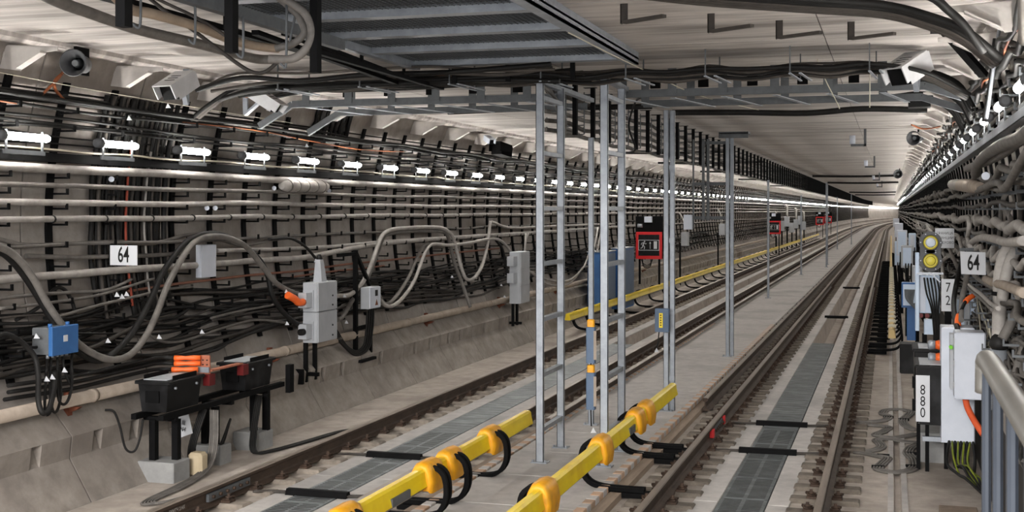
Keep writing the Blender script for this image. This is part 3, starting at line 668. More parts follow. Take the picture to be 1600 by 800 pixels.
# big two-door grey box with chimney, orange elbow and stand
t = thing('switch_box', (-7.47, 15.57, 0.25), 'large grey two-door electrical box with chimney and orange elbow on a black stand', 'box')
M().bev(-7.58, -7.37, 15.27, 15.88, 0.86, 1.27, 0.006).build('lower_body', GREY_BOX, t)
M().bev(-7.58, -7.37, 15.27, 15.88, 1.277, 1.67, 0.006).build('upper_body', GREY_BOX, t)
for z0, z1 in ((0.87, 1.265), (1.285, 1.66)):
    d = M().box(-7.37, -7.355, 15.285, 15.87, z0, z1).build('door', GREY_BOX, t)
    for zz in (z0 + 0.06, (z0 + z1) / 2): M().cyl((-7.356, 15.72, zz), (-7.345, 15.72, zz), 0.012, 8).build('lock', INK, d)
for zc in (1.02, 1.44):
    M().prism([(-7.57, 15.27, zc - 0.13), (-7.42, 15.27, zc - 0.13), (-7.42, 15.27, zc + 0.13), (-7.57, 15.27, zc + 0.13)], (0, -0.02, 0)).prism([(-7.55, 15.25, zc - 0.1), (-7.43, 15.25, zc - 0.1), (-7.43, 15.25, zc + 0.1), (-7.55, 15.25, zc + 0.1)], (-0.03, -0.12, 0)).build('socket_hood', GREY_BOX, t)
M().add([(-7.55, 15.52, 1.67), (-7.42, 15.52, 1.67), (-7.42, 15.68, 1.67), (-7.55, 15.68, 1.67), (-7.53, 15.55, 1.97), (-7.46, 15.55, 1.97), (-7.46, 15.65, 1.97), (-7.53, 15.65, 1.97)], [(0, 1, 5, 4), (1, 2, 6, 5), (2, 3, 7, 6), (3, 0, 4, 7), (4, 5, 6, 7)]).build('chimney', GREY_BOX, t)
M().tube([(-7.495, 15.6, 1.97), (-7.495, 15.6, 2.0), (-7.495, 15.6, 2.04)], [0.045, 0.04, 0.02], 10).build('cable_gland', RUBBER, t)
M().tube(spline([(-7.50, 15.12, 1.42), (-7.52, 15.02, 1.42), (-7.54, 14.95, 1.47), (-7.58, 14.82, 1.53)], 4), 0.05, 10).build('orange_elbow', ORANGE, t)
M().tube([(-7.50, 15.13, 1.02), (-7.52, 15.06, 1.02)], 0.045, 10).build('black_socket', RUBBER, t)
for y in (15.32, 15.6): M().box(-7.60, -7.55, y, y + 0.05, 0.32, 0.86).build('leg', BLACK, t)
M().box(-7.70, -7.40, 15.36, 15.41, 0.40, 0.45).build('stand_foot', BLACK, t)
M().box(-7.72, -7.5, 15.1, 15.15, 0.32, 0.52).build('stand_foot', BLACK, t)
# small grey box with its stand and hanging cables
t = thing('meter_box', (-7.53, 17.4, 0.36), 'small pale grey box with warning triangle on a thin black stand', 'box')
M().bev(-7.60, -7.46, 17.22, 17.64, 1.165, 1.49, 0.006).build('box_body', GREY_BOX, t)
M().box(-7.46, -7.447, 17.23, 17.63, 1.175, 1.48).build('door', WHITE, t)
M().box(-7.447, -7.445, 17.42, 17.52, 1.35, 1.44).build('window', INK, t)
M().prism([(-7.447, 17.42, 1.21), (-7.447, 17.53, 1.21), (-7.447, 17.475, 1.30)], (0.003, 0, 0)).build('warning_triangle', BROWN, t)
M().box(-7.66, -7.60, 17.08, 17.14, 0.38, 2.05).build('leg', BLACK, t)
M().box(-7.62, -7.57, 17.56, 17.61, 0.38, 1.16).build('leg', BLACK, t)
M().box(-7.64, -7.58, 17.1, 17.6, 0.86, 0.91).box(-7.66, -7.5, 17.06, 17.6, 0.38, 0.42).bar((-7.62, 17.11, 2.0), (-7.78, 16.8, 1.98), 0.05, 0.05).bar((-7.62, 17.11, 2.0), (-7.66, 17.7, 1.5), 0.05, 0.05).build('cross_bar', BLACK, t)
for i in range(4):
    cable([(-7.52, 17.3 + 0.08 * i, 1.17), (-7.54, 17.3 + 0.08 * i, 0.85), (-7.54, 17.2 + 0.06 * i, 0.62 - 0.02 * i), (-7.58, 17.0, 0.56 - 0.02 * i), (-7.6, 16.7 - 0.03 * i, 0.68), (-7.62, 16.45 - 0.05 * i, 0.9), (-7.6, 16.2, 1.05)], 0.017, RUBBER, 'black cable drooping in a loop below the small pale grey box', 'cable', 'cables below the small grey box')
# tall grey cabinet nearer the ladder
t = thing('tall_cabinet', (-7.4, 24.7, 0.28), 'tall narrow grey cabinet on black legs left of the ladder frame', 'cabinet')
M().bev(-7.53, -7.3, 24.62, 25.3, 0.72, 1.79, 0.008).build('cabinet_body', GREY_BOX, t)
for z0, z1 in ((0.73, 1.09), (1.10, 1.43), (1.44, 1.78)): M().box(-7.3, -7.285, 24.64, 25.28, z0, z1).build('door', GREY_BOX, t)
for z in (1.25, 1.6): M().prism([(-7.5, 24.62, z - 0.1), (-7.36, 24.62, z - 0.1), (-7.36, 24.62, z + 0.1), (-7.5, 24.62, z + 0.1)], (-0.04, -0.14, 0)).build('socket_hood', GREY_BOX, t)
for y in (24.66, 24.95): M().box(-7.5, -7.45, y, y + 0.06, 0.25, 0.72).build('leg', BLACK, t)
M().box(-7.56, -7.3, 24.7, 24.76, 0.29, 0.34).build('stand_foot', BLACK, t)
for dy in (0.1, 0.3): M().tube(spline([(-7.42, 25.3 + dy * 0.4, 1.79 - dy), (-7.42, 25.42, 1.95), (-7.44, 25.42 + dy, 2.15)], 4), 0.024, 8).build('conduit', CABLE_L, t)
# ---- black choke boxes on their frame, with connectors and footings
for i, (y0, y1, lb) in enumerate(((11.23, 11.88, 'nearer'), (12.86, 13.50, 'farther'))):
    t = thing('choke_box', (-7.27, y0, 0.56), 'black enamelled choke box with lid on the trackside frame, the %s of two' % lb, 'box', 'choke boxes on the trackside frame')
    M().add([(-7.42, y0 + 0.02, 0.56), (-7.13, y0 + 0.02, 0.56), (-7.13, y1 - 0.02, 0.56), (-7.42, y1 - 0.02, 0.56), (-7.45, y0, 0.85), (-7.10, y0, 0.85), (-7.10, y1, 0.85), (-7.45, y1, 0.85)], [(3, 2, 1, 0), (0, 1, 5, 4), (1, 2, 6, 5), (2, 3, 7, 6), (3, 0, 4, 7), (4, 5, 6, 7)]).build('box_body', BLACK_BOX, t)
    l = M().bev(-7.48, -7.07, y0 - 0.03, y1 + 0.03, 0.85, 0.885, 0.01).build('lid', BLACK_BOX, t)
    M().box(-7.42, -7.14, y0 + 0.05, y1 - 0.05, 0.885, 0.892).build('lid_panel', GREY_BOX, l)
    for x in (-7.45, -7.11): M().box(x, x + 0.012, y0 + 0.1, y1 - 0.1, 0.885, 0.93).build('lid_flange', BLACK, l)
    for yy in (y0 + 0.12, y1 - 0.12): M().cyl((-7.095, yy, 0.8), (-7.075, yy, 0.8), 0.014, 8).build('bolt', GALV, t)
    M().box(-7.36, -7.2, y0 - 0.012, y0, 0.66, 0.78).build('terminal_plate', BLACK, t)
t = thing('equipment_stand', (-7.25, 12.4, 0.05), 'black steel frame on three concrete footings beside the left rail', 'frame')
for x in (-7.42, -7.1): M().box(x - 0.03, x + 0.03, 11.1, 13.75, 0.50, 0.555).build('beam', BLACK, t)
for y in (11.35, 12.5, 13.35): M().box(-7.45, -7.07, y - 0.03, y + 0.03, 0.46, 0.5).build('cross_bar', BLACK, t)
for x, y in ((-7.33, 11.33), (-7.12, 11.42), (-7.16, 12.27), (-7.3, 12.3), (-7.18, 13.18), (-7.07, 13.28)): M().box(x - 0.035, x + 0.035, y - 0.035, y + 0.035, 0.04, 0.47).build('leg', BLACK, t)
for i, (x0, x1, y0, y1) in enumerate(((-7.46, -7.03, 11.22, 11.54), (-7.40, -7.04, 12.18, 12.42), (-7.38, -7.03, 13.04, 13.38))):
    M().bev(x0, x1, y0, y1, -0.16, 0.05, 0.01).build('concrete_footing', CON_FOOT, None, 'grey concrete footing block under the trackside frame, %s from the camera' % ('first', 'second', 'third')[i], 'block', 'concrete footings of the trackside frame')
M().box(-7.06, -7.0, 13.75, 13.86, 0.42, 0.76).build('end_plate', BLACK, t)
# copper bar with three orange sleeves
t = thing('copper_terminal', (-7.16, 12.0, 0.88), 'copper terminal plate joining the orange sleeved cables above the choke boxes', 'terminal')
M().box(-7.22, -7.10, 12.05, 12.07, 0.86, 1.06).build('copper_plate', COPPER, t)
M().box(-7.16, -7.08, 12.07, 12.75, 0.885, 0.90).build('copper_bar', COPPER, t)
for z in (0.96, 1.01):
    for x in (-7.18, -7.13): M().cyl((x, 12.05, z), (x, 12.04, z), 0.008, 6).build('bolt', INK, t)
M().box(-7.25, -7.1, 12.03, 12.05, 0.875, 0.935).build('clamp_plate', GALV, t)
for z, y0, dz, lb in ((1.035, 12.0, 0, 'upper'), (0.975, 12.0, 0.0, 'middle'), (0.915, 11.95, 0.0, 'lower')):
    c = thing('sleeved_cable', (-7.22, y0, z), 'black power cable ending in an orange sleeve at the copper plate, the %s one' % lb, 'cable', 'orange sleeved cables')
    M().tube([(-7.20, y0 + 0.03, z), (-7.27, y0, z), (-7.35, y0 - 0.03, z), (-7.42, y0 - 0.06, z), (-7.46, y0 - 0.075, z)], [0.028, 0.03, 0.022, 0.03, 0.03], 10).build('orange_sleeve', ORANGE, c)
    M().tube(spline([(-7.46, y0 - 0.075, z), (-7.6, y0 - 0.2, z + 0.01), (-7.68, y0 - 0.7, z - 0.01), (-7.72, y0 - 1.4, z - 0.03), (-7.74, y0 - 2.4, z + 0.0)], 5), 0.02, 8).build('cable_core', RUBBER, c)
M().box(-7.14, -7.06, 11.98, 12.1, 0.74, 0.86).build('red_post_insulator', DRED, None, 'dark red insulator block below the copper plate', 'insulator', 'dark red insulators')
M().box(-7.14, -7.06, 12.72, 12.84, 0.76, 0.88).build('red_post_insulator', DRED, None, 'dark red insulator block at the far end of the copper bar', 'insulator', 'dark red insulators')
# four cables bundled down to the rail
for i in range(5):
    a = 0.022 * i
    cable([(-7.06 + a, 12.0, 0.48), (-7.05 + a, 11.98, 0.2), (-7.04 + a, 11.9, -0.02), (-6.98 + a, 11.6, -0.125), (-6.9 + a * 1.2, 11.0, -0.14), (-6.86 + a, 10.55, -0.14), (-6.80 + a, 10.3 + a, -0.14), (-6.70 + a, 10.32 + a, -0.14), (-6.58, 10.55 + a, -0.14), (-6.42, 10.75 + a, -0.15)], 0.0115, CABLE_M, 'grey cable in the flat band lying from the frame to the left rail', 'cable', 'cables lying between the frame and the left rail', 5, 6)
for i in range(4):
    a = 0.022 * i
    cable([(-7.1 + a, 13.1, 0.48), (-7.06 + a, 12.9, 0.1), (-7.0 + a, 12.8, -0.12), (-6.9 + a, 13.0, -0.14), (-6.78 + a, 13.6, -0.14), (-6.70 + a, 14.2, -0.14), (-6.62 + a, 14.5 + a, -0.14), (-6.5, 14.55 + a, -0.14), (-6.4, 14.4 + a, -0.15)], 0.0115, RUBBER, 'black cable in the band curling from the farther footing to the rail', 'cable', 'black cables from the farther footing', 5, 6)
    cable([(-7.12 + a, 11.9, 0.5), (-7.2 + a, 11.8, 0.1), (-7.25 + a, 11.95 + a, -0.08), (-7.1, 12.2 + a, 0.0), (-7.1, 12.5, 0.3)], 0.014, RUBBER, 'black cable hanging between the frame legs', 'cable', 'cables hanging between the frame legs', 5, 6)
t = thing('hanging_notice', (-7.2, 11.9, 0.2), 'tilted white notice hung behind the frame legs', 'notice')
M().prism([(-7.33, 11.75, 0.42), (-7.19, 11.77, 0.46), (-7.14, 11.77, 0.26), (-7.30, 11.75, 0.2)], (0, 0.006, 0)).build('notice_plate', SIGN, t)
text('III\nN4', t, (-7.24, 11.745, 0.335), 0.07, INK, rot=(math.pi / 2, 0.15, 0), sx=0.8)
M().bev(-7.12, -6.95, 11.62, 11.78, -0.15, 0.08, 0.03).build('timber_offcut', mat('pale_timber', (176, 160, 132), (196, 180, 152)), None, 'pale timber offcut behind the near concrete footing', 'offcut')
cable([(-7.62, 10.9, 0.62), (-7.55, 10.95, 0.6), (-7.5, 10.98, 0.45), (-7.46, 11.02, 0.22), (-7.4, 11.08, 0.18), (-7.36, 11.12, 0.3), (-7.34, 11.15, 0.5)], 0.012, RUBBER, 'thin black loop hanging beside the near choke box')
# ---- loudspeaker horn and the cameras
def horn(p, d, s, label):
    p, d = V(p), V(d).normalized(); t = thing('loudspeaker', p, label, 'loudspeaker')
    m = M(); prof = [(0.02, 0.118), (0.0, 0.125), (0.02, 0.11), (0.10, 0.07), (0.16, 0.05)]
    m.tube([p + d * (-x * s) for x in (0.005, 0.0)], [0.128 * s, 0.122 * s], 20, caps=False)
    m.tube([p + d * (-x * s) for x in (0.0, 0.06, 0.13, 0.17)], [0.12 * s, 0.085 * s, 0.06 * s, 0.055 * s], 20, caps=False)
    m.tube([p + d * (-x * s) for x in (0.005, 0.07, 0.14, 0.20, 0.28, 0.30)], [0.128 * s, 0.095 * s, 0.072 * s, 0.085 * s, 0.085 * s, 0.05 * s], 20, caps=False)
    m.cyl(p + d * (-0.295 * s), p + d * (-0.305 * s), 0.05 * s)
    m.build('horn_body', HORN, t)
    M().tube([p + d * (-x * s) for x in (0.17, 0.09, 0.05)], [0.05 * s, 0.034 * s, 0.03 * s], 12).build('centre_plug', GALV_D, t)
    u = p + d * (-0.24 * s)
    M().bar(u + V((0, 0, -0.1 * s)), u + V((0, 0, 0.16 * s)), 0.03, 0.2 * s).build('mounting_bracket', BLACK, t)
horn((-7.588,10.342,4.073), (0.32, -1, -0.05), 1.05, 'grey horn loudspeaker under the ceiling above the left lamps')
def camera_box(p, d, L_, w_, label, pole=None, m=HOUSING):
    p, d = V(p), V(d).normalized(); a = d.cross(V((0, 0, 1))).normalized(); b = a.cross(d)
    t = thing('security_camera', p, label, 'camera')
    def pt(l, u, v): return p + d * -l + a * u + b * v
    h = w_ * 0.8
    m1 = M(); sec = [(-w_ / 2, -h / 2), (w_ / 2, -h / 2), (w_ / 2, h / 2), (-w_ / 2, h / 2)]
    m1.add([pt(0.03, u, v) for u, v in sec] + [pt(L_, u, v) for u, v in sec], [(4, 5, 6, 7), (0, 1, 5, 4)[::-1], (1, 2, 6, 5)[::-1], (2, 3, 7, 6)[::-1], (3, 0, 4, 7)[::-1]])
    m1.build('housing', m, t)
    M().add([pt(0.03, u * 0.96, v * 0.96) for u, v in sec], [(0, 1, 2, 3)]).add([pt(0.03, 0.03 * math.cos(i * math.pi / 4), 0.03 * math.sin(i * math.pi / 4)) + d * 0.005 for i in range(8)], [tuple(range(8))]).build('front_glass', BLACK, t)
    e = 0.012
    hood = M()
    hood.add([pt(-0.06, -w_ / 2 - e, h / 2 + e), pt(-0.06, w_ / 2 + e, h / 2 + e), pt(L_ * 0.9, w_ / 2 + e, h / 2 + e), pt(L_ * 0.9, -w_ / 2 - e, h / 2 + e),
              pt(-0.06, -w_ / 2 - e, h / 2 + 2 * e), pt(-0.06, w_ / 2 + e, h / 2 + 2 * e), pt(L_ * 0.9, w_ / 2 + e, h / 2 + 2 * e), pt(L_ * 0.9, -w_ / 2 - e, h / 2 + 2 * e)],
             [(0, 1, 2, 3), (4, 5, 6, 7), (0, 1, 5, 4), (1, 2, 6, 5), (2, 3, 7, 6), (3, 0, 4, 7)])
    for sg in (-1, 1):
        u0 = sg * (w_ / 2 + e * 0.5)
        hood.add([pt(-0.04, u0 - e / 2, -h * 0.3), pt(-0.06, u0 - e / 2, h / 2 + e), pt(L_ * 0.9, u0 - e / 2, h / 2 + e), pt(L_ * 0.9, u0 - e / 2, 0),
                  pt(-0.04, u0 + e / 2, -h * 0.3), pt(-0.06, u0 + e / 2, h / 2 + e), pt(L_ * 0.9, u0 + e / 2, h / 2 + e), pt(L_ * 0.9, u0 + e / 2, 0)],
                 [(0, 1, 2, 3), (4, 5, 6, 7), (0, 1, 5, 4), (1, 2, 6, 5), (2, 3, 7, 6), (3, 0, 4, 7)])
    sh = hood.build('sun_hood', m, t)
    for l in (0.08, 0.14, 0.20): M().add([pt(l, -w_ * 0.3, h / 2 + 2.1 * e), pt(l, w_ * 0.3, h / 2 + 2.1 * e), pt(l + 0.02, w_ * 0.3, h / 2 + 2.1 * e), pt(l + 0.02, -w_ * 0.3, h / 2 + 2.1 * e)], [(0, 1, 2, 3)]).build('vent_slot', BLACK, sh)
    if pole is not None:
        k = pt(L_ * 0.6, 0, -h / 2)
        M().bar(k, V(pole[0]), 0.05, 0.03).build('arm', GALV, t)
        M().bar(pole[0], pole[1], 0.06, 0.03, (0, 1, 0)).build('mounting_post', GALV, t)
camera_box((-7.153,11.31,3.851), (-0.037, -0.325, -0.17), 0.4, 0.215, 'grey boxy camera with slotted hood on a post above the left lamps', ((-7.159,11.674,3.768), (-7.159,11.674,4.142)))
camera_box((-7.051,13.535,3.863), (0.41, -0.05, -0.24), 0.46, 0.16, 'pale long camera slanting down to the right beside its slotted post', ((-7.568,13.692,3.817), (-7.575,13.69,4.123)))
camera_box((-8.097,19.07,4.003), (0.1, -1, -0.2), 0.36, 0.19, 'small grey camera with dark front below the grey truss', ((-8.184,19.357,3.937), (-8.194,19.354,4.183)))
camera_box((-7.319,23.041,3.842), (-0.4, -1, 0.2), 0.35, 0.26, 'black floodlight among the pale gussets far along the left wall', None, BLACK)
camera_box((-7.182,22.331,3.927), (0.8, -1, -0.4), 0.3, 0.11, 'tiny white camera beside the black floodlight', None, WHITE)
cable([(-7.791,10.468,4.007),(-7.818,10.415,3.926),(-7.844,10.332,3.844),(-7.872,10.235,3.749)], 0.014, OWIRE, 'orange cable curving down from the loudspeaker, left one')
cable([(-7.8,10.45,3.98),(-7.823,10.383,3.911),(-7.846,10.412,3.839),(-7.865,10.517,3.774),(-7.874,10.589,3.742)], 0.016, OWIRE, 'orange cable curving down from the loudspeaker, right one')
cable([(-7.78, 9.5, 3.9), (-7.74, 11, 3.86), (-7.7, 13, 3.83), (-7.6, 15, 3.8)], 0.004, CREAM, 'thin pale wire stretched below the left cameras', n=5)
# long sleeve joint on the fat cable
t = thing('cable_joint', (-7.9,15.2,2.977), 'thick pale joint sleeve on the fat cable of the left wall', 'joint')
p0, p1 = V((-7.879,15.235,2.977)), V((-7.879,16.632,2.985))
M().tube([p0, p0 + (p1 - p0) * 0.06, p0 + (p1 - p0) * 0.12, p0 + (p1 - p0) * 0.9, p1], [0.05, 0.075, 0.085, 0.085, 0.055], 14).build('sleeve', CABLE_L, t)
for f_ in (0.12, 0.3, 0.5, 0.7, 0.88): M().tube([p0 + (p1 - p0) * (f_ - 0.012), p0 + (p1 - p0) * (f_ + 0.012)], 0.089, 14).build('strap', CABLE_M, t)
# round white reflectors
for i, p in enumerate([(-7.92,11.444,2.973),(-7.923,15.099,2.941),(-7.924,16.816,2.932),(-7.942,13.411,2.671),(-7.942,13.606,2.671)]):
    M().tube([V(p), V(p) + V((0.01, -0.012, 0))], 0.03, 12).build('reflector', WHITE, None, ('small round white disc by the number plate vertical cables', 'small round white disc left of the pale joint sleeve', 'small round white disc right of the pale joint sleeve', 'left one of two small white discs above the thick cable arch', 'right one of two small white discs above the thick cable arch')[i], 'reflector', 'round white discs on the left wall')

# ================================================================== BETWEEN THE TRACKS AND UNDER THE CEILING
def post(x, y, z1, m=GALV, w_=0.085, d_=0.045, name='post', parent=None):
    q = M(); q.box(x - w_ / 2, x + w_ / 2, y - d_ / 2, y - d_ / 2 + 0.006, -0.12, z1)
    q.box(x - w_ / 2, x - w_ / 2 + 0.006, y - d_ / 2, y + d_ / 2, -0.12, z1).box(x + w_ / 2 - 0.006, x + w_ / 2, y - d_ / 2, y + d_ / 2, -0.12, z1)
    return q.build(name, m, parent)
def foot(x, y, parent): return M().box(x - 0.09, x + 0.09, y - 0.07, y + 0.07, -0.12, -0.108).cyl((x - 0.07, y - 0.05, -0.11), (x - 0.07, y - 0.05, -0.085), 0.012, 6).cyl((x + 0.07, y - 0.05, -0.11), (x + 0.07, y - 0.05, -0.085), 0.012, 6).build('base_plate', GALV, parent)
for x, lb in ((-3.68, 'left ladder frame of galvanised channel standing on the walkway'), (-2.96, 'right ladder frame of galvanised channel standing on the walkway')):
    t = thing('ladder_frame', (x, 13.6, -0.12), lb, 'frame', 'ladder frames on the walkway')
    for y in (13.18, 14.08): post(x, y, 4.06, parent=t, name='upright'); foot(x, y, t)
    for k, z in enumerate((0.21, 0.81, 1.42, 2.03, 2.64, 3.25, 3.86)): M().box(x - 0.03, x + 0.03, 13.2, 14.06, z, z + 0.045).build('rung', GALV, t)
def single(x, y, z1, lb, double=False, gp='posts on the walkway'):
    t = thing('steel_post', (x, y, -0.12), lb, 'post', gp)
    post(x, y, z1, parent=t, name='channel', w_=0.07)
    if double: post(x + 0.075, y + 0.06, z1, parent=t, name='channel', w_=0.07); [M().box(x - 0.03, x + 0.11, y + 0.02, y + 0.04, z, z + 0.06).build('tie_plate', GALV, t) for z in (0.3, 1.2, 2.2, 3.2)]
    foot(x, y, t)
    return t
single(-3.70, 15.7, 3.58, 'single thin steel post ending under a black hanger, between the two ladder frames')
single(-2.96, 17.06, 4.02, 'double steel post carrying the blue box with the yellow label', True)
t139 = single(-2.96, 23.8, 4.05, 'double steel post farther along with a hanging frame on its left', True)
single(-3.69, 39.9, 3.6, 'slim steel post in the middle distance, left edge of the walkway')
single(-3.0, 62.5, 4.0, 'slim steel post far along the walkway, nearer of a close pair')
single(-3.1, 65.5, 4.0, 'slim steel post far along the walkway, farther of a close pair')
single(-3.1, 106, 4.0, 'tiny steel post farthest along the walkway')
single(-3.66, 92, 3.6, 'tiny steel post far along the left walkway edge')
single(-3.68, 40.8 + 14, 3.3, 'slim post behind the middle distance post')
# hanging frame beside the 23.8 m post
t = thing('post_gantry', (-3.3, 23.85, 4.1), 'grey steel frame hung beside the farther double post', 'frame')
for x in (-3.42, -3.33): M().box(x - 0.025, x + 0.025, 23.8, 23.84, 2.45, 4.0).build('upright', GALV_D, t)
for z in (2.47, 3.12, 3.9): M().box(-3.62 if z < 3.5 else -3.4, -2.98, 23.84, 23.88, z, z + 0.06).build('cross_bar', GALV_D, t)
M().box(-3.63, -3.6, 23.83, 23.86, 2.3, 4.0).build('rod', GALV_D, t)
M().box(-3.1, -2.55, 23.6, 23.95, 4.08, 4.12).box(-3.1, -2.55, 23.6, 23.63, 4.0, 4.1).build('head_plate', GALV_D, t)
M().bev(-3.78, -3.62, 23.7, 23.8, 2.28, 2.56, 0.006).build('white_junction_box', WHITE, None, 'white junction box hung on the left end of the hanging frame', 'box')
# blue box on the 17 m post and blue devices at the ladder
t = thing('switch_box', (-2.98, 16.95, 0.98), 'blue grey box with a yellow label strip on the double post', 'box')
M().bev(-3.09, -2.90, 16.9, 16.99, 0.98, 1.30, 0.006).build('box_body', BLUEGREY, t)
M().box(-3.03, -2.98, 16.894, 16.90, 1.04, 1.24).build('label_strip', YELLOW, t)
for k in range(5): M().box(-3.015, -2.998, 16.892, 16.894, 1.065 + 0.034 * k, 1.083 + 0.034 * k).build('label_mark', INK, t)
M().tube(spline([(-3.04, 16.95, 0.98), (-3.05, 16.94, 0.85), (-3.07, 16.94, 0.75)], 3), 0.009, 6).build('lead', RUBBER, t)
tri_tag((-3.07, 16.92, 0.73), 0.06, 'small white tag hanging below the blue grey box')
for z0, z1, lb in ((1.0, 1.47, 'upper blue sensor with orange cap on the right ladder frame'), (0.5, 0.98, 'lower blue sensor with orange cap on the right ladder frame')):
    t = thing('blue_sensor', (-3.09, 13.1, z0), lb, 'sensor', 'blue sensors on the ladder frame')
    M().bev(-3.135, -3.04, 13.06, 13.14, z0, z1 - 0.08, 0.008).build('sensor_body', BLUEGREY, t)
    M().bev(-3.125, -3.05, 13.065, 13.135, z1 - 0.08, z1, 0.01).build('orange_cap', YCAP, t)
    M().box(-3.05, -3.02, 13.055, 13.06, z0 + 0.04, z1 - 0.12).build('cream_strip', PIPE, t)
    M().cyl((-3.09, 13.1, z0), (-3.085, 13.1, z0 - 0.18), 0.008, 6).build('lead', RUBBER, t)
tri_tag((-3.06, 13.08, 0.28), 0.06, 'small white tag hanging below the lower blue sensor')
# ---- contact rails under yellow covers
def contact_rail(x, y0, y1, side, caps, lb, m=YELLOW, cm=YCAP, r=0.0115, base_z=-0.12):
    t = thing('contact_rail', (x, y0, 0.2), lb, 'contact rail')
    # cover: rounded top, flaring skirt with a lip
    sec = [(-0.062, 0.19), (-0.070, 0.195), (-0.052, 0.27), (-0.045, 0.325), (-0.025, 0.345), (0.025, 0.345), (0.045, 0.325), (0.052, 0.27), (0.070, 0.195), (0.062, 0.19)]
    def sw(ya, yb, sc_, mm, nm, dz=0.0):
        q = M(); n = len(sec); c = 0.25
        q.v = [(x + a * sc_, y, c + (z - c) * sc_ + dz) for y in (ya, yb) for a, z in sec]
        q.f = [(i, n + i, n + (i + 1) % n, (i + 1) % n) for i in range(n)] + [tuple(range(n)), tuple(range(2 * n - 1, n - 1, -1))]
        q.m = [0] * len(q.f); q.sm = [False] * len(q.f)
        return q.build(nm, mm, t)
    ys = [y0] + [v for c in caps for v in (c,)] + [y1]
    for a, b in zip(ys[:-1], ys[1:]):
        if b - a > 0.4: sw(a + (0.02 if a != y0 else 0), b - 0.02, 1.0, m, 'yellow_cover')
    M().box(x - 0.035, x + 0.035, y0 + 0.05, y1 - 0.1, 0.16, 0.215).build('conductor', RAIL_TOP, t)
    return t
def cap_and_support(t, x, y, side, cm=YCAP, cap=True):
    if cap:
        q = M(); prof = [(-0.185, 1.0), (-0.18, 1.2), (-0.12, 1.32), (0.12, 1.34), (0.18, 1.22), (0.185, 1.0)]
        secs = [(-0.075, 0.15), (-0.085, 0.22), (-0.07, 0.30), (-0.045, 0.345), (0.0, 0.36), (0.045, 0.345), (0.07, 0.30), (0.085, 0.22), (0.075, 0.15)]; n = len(secs); c = 0.24
        for dy, s_ in prof: q.v += [(x + a * s_, y + dy, c + (z - c) * s_) for a, z in secs]
        for i in range(len(prof) - 1):
            for j in range(n - 1): q.f.append((i * n + j, (i + 1) * n + j, (i + 1) * n + j + 1, i * n + j + 1)); q.m.append(0); q.sm.append(True)
        for i in (0, len(prof) - 1): q.f.append(tuple(i * n + j for j in range(n))); q.m.append(0); q.sm.append(False)
        q.build('cap', cm, t)
    s = side
    path = [(x + s * 0.02, y, 0.33), (x + s * 0.10, y, 0.33), (x + s * 0.17, y, 0.27), (x + s * 0.195, y, 0.15), (x + s * 0.18, y, 0.03), (x + s * 0.11, y, -0.07), (x - s * 0.02, y, -0.115), (x - s * 0.25, y, -0.125), (x - s * 0.45, y, -0.125)]
    for dy in (-0.045, 0.045):
        M().sweep([(px, y + dy, pz) for px, py, pz in spline(path, 3)], [(-0.02, -0.018), (0.02, -0.018), (0.02, 0.018), (-0.02, 0.018)], up=(0, 1, 0)).build('support_arm', BLACK, t)
    M().box(min(x - s * 0.5, x - s * 0.1), max(x - s * 0.5, x - s * 0.1), y - 0.08, y + 0.08, -0.2, -0.15).build('support_foot', BLACK, t)
capsL = [6.6, 8.75, 10.55, 11.12, 12.37]
t = contact_rail(-4.0, 5.2, 13.8, 1, capsL, 'yellow covered contact rail beside the left track ending at the ladder frame')
for y in capsL: cap_and_support(t, -4.0, y, 1)
M().box(-3.945, -3.925, 9.55, 9.95, 0.19, 0.26).build('grey_plate', GALV_D, t)
capsR = [7.9, 10.05, 12.2, 13.97, 14.57]
t = contact_rail(-2.78, 6.4, 16.55, -1, capsR, 'yellow covered contact rail beside the right track in the foreground')
for y in capsR: cap_and_support(t, -2.78, y, -1)
M().box(-2.735, -2.71, 13.35, 13.65, 0.19, 0.27).build('grey_plate', GALV_D, t)
ys = [28.3, 29.6, 31.6, 33.4, 35.6, 37.8] + [40.2 + 2.3 * k for k in range(38)]
t = contact_rail(-6.9, 27.0, 128, -1, [28.3], 'long yellow covered contact rail along the left track beyond the ladder frames')
for y in ys: cap_and_support(t, -6.9, y, -1, cap=False)
ys = [25.8 + 1.15 * k for k in range(40)]
t = contact_rail(0.02, 25, 120, 1, [], 'cream covered contact rail close to the right wall, seen end on', m=mat('cream_cover', (206, 178, 120), (222, 198, 146)))
for y in ys: cap_and_support(t, 0.02, y, 1, cap=False)
for k, y in enumerate(ys[:24]): M().bev(-0.06, 0.1, y - 0.1, y + 0.1, 0.33, 0.385, 0.02).build('saddle', CREAM, t)
# ---- truss across the tunnel
def channel(q, p, w_=0.06, h=0.08):
    a, b = V(p[0]), V(p[1]); q.bar(a, b, 0.006, h); q.bar(a + V((0, w_ / 2, h / 2)), b + V((0, w_ / 2, h / 2)), w_, 0.006); q.bar(a + V((0, w_ / 2, -h / 2)), b + V((0, w_ / 2, -h / 2)), w_, 0.006)
t = thing('cross_truss', (-3.4, 14.9, 4.0), 'grey steel truss spanning the tunnel under the ceiling over the ladder frames', 'truss')
for y, nm in ((14.3, 'front_beam'), (15.7, 'rear_beam')):
    q = M(); channel(q, ((-7.25, y, 3.985), (-3.75, y, 3.985))); q.build(nm, GALV_D, t)
    q = M(); channel(q, ((-3.02, y, 4.0), (0.35, y, 4.0))); q.build(nm, GALV_D, t)
    q = M(); channel(q, ((-7.25, y, 3.985), (-7.72, y, 3.72))); q.build('end_leg', GALV_D, t)
    q = M(); channel(q, ((0.35, y, 4.0), (0.88, y, 3.82))); q.build('end_leg', GALV_D, t)
